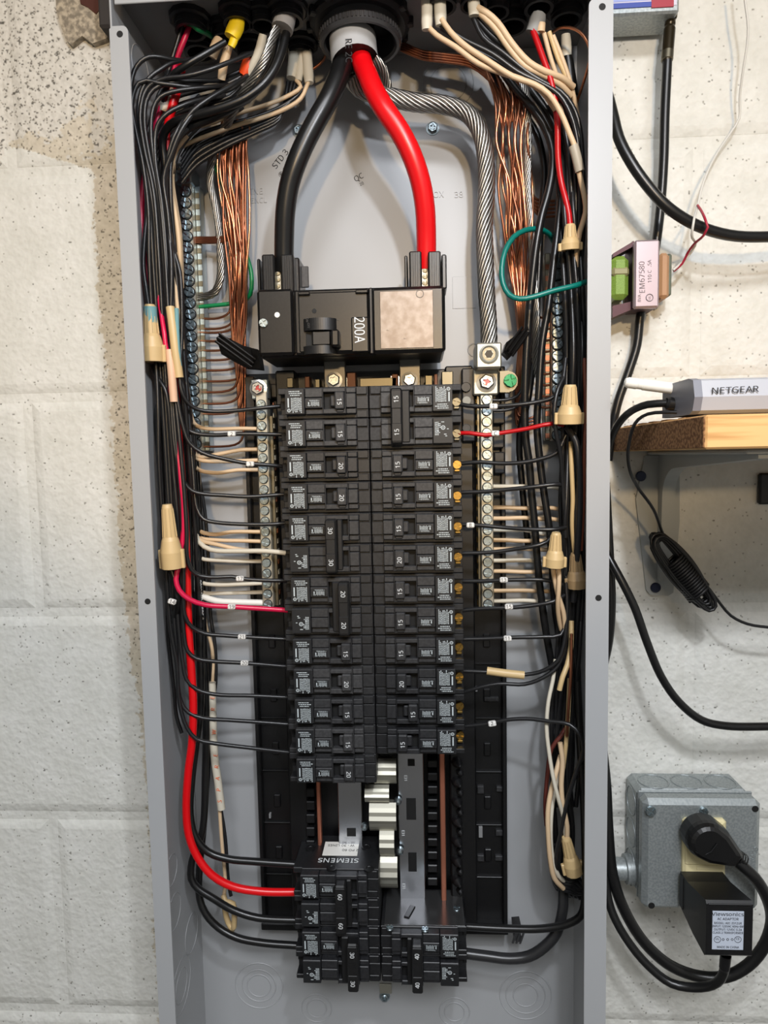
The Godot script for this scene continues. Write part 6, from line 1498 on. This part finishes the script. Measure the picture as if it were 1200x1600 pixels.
	g = G.new(); g.prism(prof, -0.0055, 0.0055, Transform3D(Basis(Vector3(0, 0, 1), Vector3(0, 1, 0), Vector3(1, 0, 0)), Vector3(lx + 0.001, 0, 0))); put("web", g, M.bracket, t)
	for p in [[1001, 744], [1024, 918]]:
		g = disc(at(p[0], p[1], 0.0036), 0.0046, 0.0022); put("bracket_screw", g, mat(Color(0.07, 0.10, 0.20), 0.3, 0.4), t)
	g = disc(at(1053, 743, 0.0036), 0.002, 0.001); put("bracket_hole", g, M.hole_shade, t)
	g = G.new(); pbox(g, 1174, 705, 1196, 711, 0.168, 0.150, 0.001); put("bolt", g, M.galv, t)
	# a flat dark rectangle on the wall under the shelf
	g = G.new(); pbox(g, 1187, 739, 1240, 788, 0.006, 0.0005, 0.002)
	single("dark_rectangle", g, M.black, "flat black rectangle on the wall under the shelf at the picture's edge", "plate")
	# router
	t = thing("router", "silver grey router with white stub antenna standing on the pine shelf", "router", Vector3(at(1090, 645, 0.15).x, a.y, 0.10))
	var r0 := at(1086, 650, 0.165); var r1 := at(1086, 588, 0.165)
	var y0 := a.y + 0.0008
	var y1: float = y0 + (r1.y - r0.y) * 0.98
	var rp := PackedVector2Array()      # seen from the side: (depth, height)
	for p in [[0.110, 0.10], [0.110, 0.92], [0.116, 1.0], [0.156, 1.0], [0.163, 0.93], [0.166, 0.5], [0.163, 0.16], [0.158, 0.08], [0.116, 0.08]]:
		rp.append(Vector2(p[0], lerpf(y0, y1, p[1])))
	var side := Transform3D(Basis(Vector3(0, 0, 1), Vector3(0, 1, 0), Vector3(1, 0, 0)), Vector3(r0.x + 0.004, 0, 0))
	g = G.new(); g.prism(rp, 0.0, 0.19, side); put("case", g, M.router, t)
	var cap := PackedVector2Array()
	for p in rp: cap.append(Vector2(0.138, (y0 + y1) / 2) + (p - Vector2(0.138, (y0 + y1) / 2)) * 1.03)
	g = G.new(); g.prism(cap, -0.0052, 0.0, side)
	put("end_cap", g, mat(Color(0.45, 0.46, 0.50), 0.4), t)
	g = G.new(); g.box(Vector3(r0.x + 0.010, y0, 0.115), Vector3(r0.x + 0.185, lerpf(y0, y1, 0.09), 0.154), 0.001); put("foot", g, mat(Color(0.52, 0.53, 0.55), 0.5), t)
	txt("NETGEAR", at(1149, 609, 0.1666), 0.0062, mat(Color(0.10, 0.10, 0.12), 0.5), t, Basis(Vector3.BACK, 0.02), "maker_lettering", 0.0002, 1.3)
	g = G.new()
	var an0 := at(1082, 611, 0.125); var an1 := at(975, 597, 0.125)
	var ad := (an1 - an0).normalized(); var al := an0.distance_to(an1)
	g.lathe(an0, ad, [Vector2(0.0040, 0), Vector2(0.0040, al * 0.72), Vector2(0.0036, al * 0.74), Vector2(0.0036, al * 0.80), Vector2(0.0039, al * 0.82), Vector2(0.0038, al * 0.94), Vector2(0.0028, al * 0.985), Vector2(0, al)], 18)
	put("antenna", g, M.white, t, "white stub antenna")
	t = thing("power_plug", "black barrel plug of the cord at the router's end", "plug", at(1075, 634, 0.13))
	g = G.new(); var pa := at(1079, 638, 0.13); var pb := at(1040, 629, 0.13); var pd := (pb - pa).normalized(); var pl := pa.distance_to(pb)
	g.lathe(pa, pd, [Vector2(0.0026, 0), Vector2(0.0034, pl * 0.1), Vector2(0.0034, pl * 0.3), Vector2(0.0028, pl * 0.34), Vector2(0.0036, pl * 0.4), Vector2(0.0036, pl * 0.55), Vector2(0.003, pl * 0.6), Vector2(0.0046, pl * 0.64), Vector2(0.0046, pl * 0.9), Vector2(0.0034, pl)], 14); put("barrel", g, M.cable_black, t)
	wire("black_cable", "black cord from the router's barrel plug bending down behind the shelf", M.cable_black, 0.0027, [1042, 630, 0.130, 1012, 632, 0.124, 987, 642, 0.112, 968, 660, 0.096, 956, 684, 0.080, 946, 720, 0.060], "", "cable", 10)
	wire("black_cable", "thin black cord from the router falling past the shelf end to a coil", M.black, 0.00125, [1080, 646, 0.140, 1050, 644, 0.135, 1012, 647, 0.125, 992, 662, 0.112, 983, 692, 0.102, 981, 710, 0.098, 984, 735, 0.090, 997, 762, 0.072, 1021, 796, 0.060, 1034, 830, 0.044, 1040, 845, 0.042], "", "cable", 8)
	# wound cord
	t = thing("cord_coil", "bundle of thin black cord wound round its own middle below the shelf", "cord", at(1066, 890, 0.03))
	var A0 := at(1020, 834, 0.042); var A1 := at(1110, 950, 0.042)
	var ax := (A1 - A0).normalized(); var nx := ax.cross(Vector3(0, 0, 1)).normalized()
	for k in 11:
		var p := PackedVector3Array()
		var w := 0.0040 + (k % 4) * 0.0016
		var zz := -0.0050 + k * 0.0011
		var s0 := 0.001 + (k * 5 % 6) * 0.0012
		var s1 := A0.distance_to(A1) - (k * 7 % 5) * 0.0020
		for j in 25:
			var an := TAU * j / 24.0
			var along: float = (s0 + s1) / 2.0 - cos(an) * (s1 - s0) / 2.0
			var pinch := 1.0 + 0.7 * pow(absf(cos(an)), 6.0)
			p.append(A0 + ax * along + nx * (sin(an) * w * pinch * 1.25 + sin(an * 2.0) * 0.0006) + Vector3(0, 0, zz))
		g = G.new(); g.tube(smooth(p, 0.006), 0.00145, 7, false); put("cord_loop", g, M.black, t)
	var hx := PackedVector3Array()
	var HL := A0.distance_to(A1)
	for j in 15 * 16 + 1:
		var an := TAU * j / 16.0
		var along := HL * lerpf(0.34, 0.80, j / (15.0 * 16.0))
		hx.append(A0 + ax * along + (nx + ax * 0.15) * cos(an) * 0.0102 + Vector3(0, 0, sin(an) * 0.0088))
	g = G.new(); g.tube(hx, 0.00125, 7); put("cord_wrap", g, M.black, t)
	wire("black_cable", "thin black cord leaving the coil towards the picture's edge", M.black, 0.00125, [1108, 920, 0.046, 1120, 936, 0.044, 1142, 962, 0.042, 1168, 975, 0.042, 1200, 980, 0.042, 1250, 982, 0.042], "", "cable", 8)
	wire("black_cable", "black cable swinging out from behind the box below the coil", M.cable_black, 0.0034, [936, 830, 0.030, 944, 855, 0.036, 954, 876, 0.042, 971, 907, 0.048, 992, 950, 0.052, 1011, 1004, 0.054, 1033, 1057, 0.054, 1061, 1097, 0.052, 1096, 1125, 0.050, 1133, 1134, 0.048, 1200, 1135, 0.046, 1260, 1132, 0.044], "", "cable", 14)
	wire("black_cable", "black cable bowing just clear of the box edge beside the shelf bracket", M.cable_black, 0.0040, [934, 680, 0.020, 944, 740, 0.026, 950, 830, 0.030, 953, 890, 0.032, 955, 940, 0.032, 951, 1000, 0.030, 940, 1050, 0.026], "", "cable", 14)
	outlet()

func outlet() -> void:
	var t := thing("outlet_box", "square galvanised outlet box with knockouts and raised cover plate on the wall", "outlet box", at(1090, 1340, 0.0))
	var zf := 0.055
	var lo := at(1005, 1423, zf); var hi := at(1189, 1252, zf)
	lo = Vector3(at(1005, 1340, zf).x, at(1095, 1424, zf).y, 0); hi = Vector3(at(1189, 1340, zf).x, at(1095, 1251, zf).y, 0)
	var g := G.new(); g.box(Vector3(lo.x + 0.001, lo.y + 0.001, 0.0005), Vector3(hi.x - 0.001, hi.y - 0.001, 0.036), 0.004); put("box_body", g, M.galv, t)
	g = G.new(); g.box(Vector3(lo.x + 0.0005, lo.y + 0.0005, 0.0365), Vector3(hi.x - 0.0005, hi.y - 0.0005, 0.0385), 0.0016); put("cover_rim", g, M.galv, t)
	# raised cover with rounded edge, corners cut for the screws
	g = G.new(); g.box(Vector3(lo.x, lo.y, 0.0390), Vector3(hi.x, hi.y, zf), 0.0042); put("cover_plate", g, M.galv, t)
	for k in 3:
		put("knockout", ring(Vector3(lerpf(lo.x, hi.x, 0.2 + k * 0.3), hi.y - 0.0008, 0.020), Vector3(0, 1, 0), 0.0128, 0.0006), M.galv, t)
	for k in 3:
		put("knockout", ring(Vector3(lo.x + 0.0008, lerpf(lo.y, hi.y, 0.2 + k * 0.3), 0.018), Vector3(1, 0, 0), 0.0125, 0.0006), M.galv, t)
	screw(t, at(1016, 1266, zf), 0.0044, M.zinc, "cover_screw")
	screw(t, at(1099, 1267, zf), 0.0036, M.zinc, "cover_screw")
	for p in [[1180, 1264], [1018, 1415]]:
		put("screw_hole", disc(at(p[0], p[1], zf), 0.0028, 0.0002), M.hole_shade, t)
	txt("RACO", at(1178, 1334, zf), 0.0058, M.galv, t, Basis(Vector3.BACK, 1.2), "embossed_print", 0.0008)
	t = thing("wall_outlet", "ivory duplex outlet face in the middle of the galvanised cover", "outlet", at(1100, 1330, zf))
	g = G.new(); pbox(g, 1068, 1282, 1135, 1410, zf + 0.005, zf - 0.002, 0.0022); put("yoke_face", g, M.ivory, t)
	g = G.new(); pbox(g, 1072, 1286, 1131, 1352, zf + 0.0062, zf + 0.003, 0.0012); put("socket_face", g, M.ivory, t)
	g = G.new(); pbox(g, 1088, 1352, 1131, 1360, zf + 0.0056, zf + 0.003, 0.0006); put("middle_bridge", g, M.ivory, t)
	# plug with a domed back, angled cord exit
	t = thing("mains_plug", "black angled mains plug in the upper socket of the outlet", "plug", at(1105, 1320, zf))
	var c := at(1103, 1312, zf + 0.018)
	var e := at(1156, 1346, zf + 0.020)
	g = G.new()
	var dir := (e - c); dir.z = 0; dir = dir.normalized()
	var per := dir.cross(Vector3(0, 0, 1))
	var tr := Transform3D(Basis(dir, per, Vector3(0, 0, -1)), Vector3.ZERO)
	for lay in [[0.0, 0.0165, 0.0], [0.010, 0.0165, 0.0], [0.016, 0.0145, 0.002], [0.019, 0.0105, 0.004]]:
		pass
	var outline := PackedVector2Array()
	for k in 13:
		var an := PI / 2 + PI * k / 12.0
		outline.append(Vector2(cos(an) * 0.0165, sin(an) * 0.0165))
	outline.append(Vector2(0.012, -0.0150)); outline.append(Vector2(0.030, -0.0070)); outline.append(Vector2(0.032, -0.0055)); outline.append(Vector2(0.032, 0.0055)); outline.append(Vector2(0.030, 0.0070)); outline.append(Vector2(0.012, 0.0150))
	var b0 := c; b0.z = zf + 0.006
	var base := Transform3D(Basis(dir, Vector3(0, 0, 1).cross(dir), Vector3(0, 0, 1)), b0)
	g.prism(outline, 0.0, 0.011, base)
	var prev := outline
	var cuts := [[0.011, 1.0], [0.0145, 0.96], [0.0175, 0.86], [0.0192, 0.70]]
	for k in cuts.size() - 1:
		var p0 := PackedVector2Array(); var p1 := PackedVector2Array()
		for p in outline:
			p0.append(p * cuts[k][1]); p1.append(p * cuts[k + 1][1])
		for i in p0.size():
			var j := (i + 1) % p0.size()
			var A := base * Vector3(p0[i].x, p0[i].y, cuts[k][0]); var Bq := base * Vector3(p0[j].x, p0[j].y, cuts[k][0])
			var C := base * Vector3(p1[j].x, p1[j].y, cuts[k + 1][0]); var D := base * Vector3(p1[i].x, p1[i].y, cuts[k + 1][0])
			var mid := (p0[i] + p0[j]) / 2.0
			var nn := (Bq - A).cross(D - A).normalized()
			if nn.dot(base.basis * Vector3(mid.x, mid.y, 0.01)) < 0: nn = -nn
			g.quad(A, Bq, C, D, nn)
	var top := PackedVector2Array()
	for p in outline: top.append(p * 0.70)
	g.prism(top, 0.018, 0.0192, base)
	put("plug_body", g, M.cable_black, t)
	g = G.new(); g.tube(PackedVector3Array([base * Vector3(-0.006, -0.011, 0.0186), base * Vector3(0.001, -0.0125, 0.0178), base * Vector3(0.004, -0.004, 0.0198), base * Vector3(0.004, 0.004, 0.0198)]), 0.0007, 6); put("finger_ridge", g, M.black, t)
	for k in 4:
		g = G.new(); var o := base * Vector3(0.0310 + k * 0.0024, 0, 0.0060)
		g.lathe(o, dir, [Vector2(0.0064 - k * 0.0002, 0), Vector2(0.0064 - k * 0.0002, 0.0014), Vector2(0.005, 0.0018)], 14); put("strain_relief", g, M.cable_black, t)
	wire("black_cable", "thick black cord from the angled plug looping wide under the adapter", M.cable_black, 0.0048, [1152, 1346, 0.068, 1163, 1356, 0.070, 1179, 1371, 0.072, 1197, 1400, 0.070, 1206, 1435, 0.066, 1196, 1474, 0.062, 1169, 1508, 0.058, 1134, 1526, 0.055, 1095, 1526, 0.052, 1048, 1509, 0.050, 1007, 1473, 0.048, 975, 1421, 0.046, 957, 1366, 0.044, 950, 1297, 0.040, 946, 1220, 0.034, 938, 1150, 0.028], "", "cable", 16)
	# adapter
	t = thing("power_adapter", "black boxy power adapter with pale printed label in the lower socket", "adapter", at(1115, 1420, zf))
	var f0 := 0.112
	var P := func(px: float, py: float, z: float) -> Vector3: return at(px, py, z)
	var x0: float = at(1103, 1450, f0).x; var x1: float = at(1176, 1450, f0).x
	var ytop: float = at(1138, 1409, f0).y; var ybot: float = at(1138, 1496, f0).y
	var yb0: float = at(1110, 1363, zf + 0.006).y
	var yb1: float = at(1110, 1378, zf + 0.020).y
	var pr := PackedVector2Array([Vector2(zf + 0.0052, ybot + 0.006), Vector2(zf + 0.0052, yb0), Vector2(zf + 0.020, yb1), Vector2(f0 - 0.002, ytop), Vector2(f0, ytop - 0.002), Vector2(f0, ybot + 0.002), Vector2(f0 - 0.002, ybot), Vector2(0.088, ybot + 0.001)])
	g = G.new(); g.prism(pr, 0.0, x1 - x0, Transform3D(Basis(Vector3(0, 0, 1), Vector3(0, 1, 0), Vector3(1, 0, 0)), Vector3(x0, 0, 0))); put("case", g, M.black, t)
	g = G.new(); g.box(Vector3(x0 - 0.0006, ybot + 0.006, zf + 0.0045), Vector3(x1 + 0.0006, yb0 - 0.0004, zf + 0.014), 0.0012); put("back_shell", g, M.black, t)
	g = G.new(); g.box(Vector3(x0 + 0.0012, ytop - 0.0030, f0 - 0.0006), Vector3(x1 - 0.0012, ytop - 0.0016, f0 + 0.0006), 0.0005); put("edge_bead", g, M.black, t)
	g = G.new(); pbox(g, 1113, 1424, 1162, 1484, f0 + 0.0004, f0 - 0.001, 0.0001)
	var lab := put("label_sheet", g, mat(Color(0.74, 0.77, 0.82), 0.45), t)
	var rows := [["Viewsonics", 1428.5, 0.0044, 1.25], ["AC ADAPTOR", 1436, 0.0031, 1.0], ["MODEL: AEC-3512UR", 1442.5, 0.0023, 0.92], ["INPUT: 120VAC 60Hz 6W", 1447.5, 0.0021, 0.88], ["OUTPUT: 12VDC 0.2A", 1452.5, 0.0023, 0.92], ["CLASS 2 TRANSFORMER", 1457.5, 0.0022, 0.90], ["MADE IN CHINA", 1480, 0.0022, 0.95]]
	for k in rows:
		txt(k[0], at(1137.5, k[1], f0 + 0.0006), k[2], M.ink, t, Basis(), "label_print", 0.00006, k[3])
	for k in [[1121, 1468, 0.0025], [1153, 1468, 0.0025], [1130, 1468, 0.0008], [1137, 1468, 0.0008], [1144, 1468, 0.0008]]:
		put("label_mark", ring(at(k[0], k[1], f0 + 0.0005), Vector3(0, 0, 1), k[2], 0.00018, 16), M.ink, t)
	for k in [[1121, 1467, "UL"], [1153, 1467, "CE"]]:
		txt(k[2], at(k[0], k[1], f0 + 0.0006), 0.0022, M.ink, t, Basis(), "label_print", 0.00006)
	g = G.new(); var s0 := at(1134, 1492, 0.098); var s1 := at(1131, 1520, 0.096)
	var sd := (s1 - s0).normalized()
	g.lathe(s0, sd, [Vector2(0.0042, 0), Vector2(0.0040, 0.012), Vector2(0.0034, 0.014)], 14); put("strain_relief", g, M.black, t)
	wire("black_cable", "black cord from the bottom of the boxy adapter sweeping up to the panel box", M.cable_black, 0.0036, [1133, 1510, 0.096, 1127, 1528, 0.092, 1113, 1539, 0.086, 1084, 1543, 0.078, 1048, 1536, 0.072, 1012, 1508, 0.066, 985, 1476, 0.060, 963, 1440, 0.054, 951, 1408, 0.048, 944, 1350, 0.040, 938, 1290, 0.032], "", "cable", 14)
	t = thing("conduit_fitting", "zinc conduit fitting joining the outlet box to the panel box", "fitting", at(970, 1358, 0.02))
	var q0 := at(940, 1357, 0.022); var q1 := at(987, 1360, 0.022)
	q1.x = lo.x + 0.002
	var qd := Vector3(1, 0, 0)
	var ql := q1.x - q0.x
	g = G.new(); g.lathe(q0, qd, [Vector2(0.0098, 0), Vector2(0.0098, ql * 0.72), Vector2(0.0128, ql * 0.74), Vector2(0.0128, ql), Vector2(0.010, ql)], 18); put("sleeve", g, M.galv, t)
	g = G.new(); g.lathe(q0, qd, [Vector2(0.0138, ql * 0.84), Vector2(0.0138, ql * 0.97), Vector2(0.011, ql * 0.97)], 8); put("locknut", g, M.galv, t)
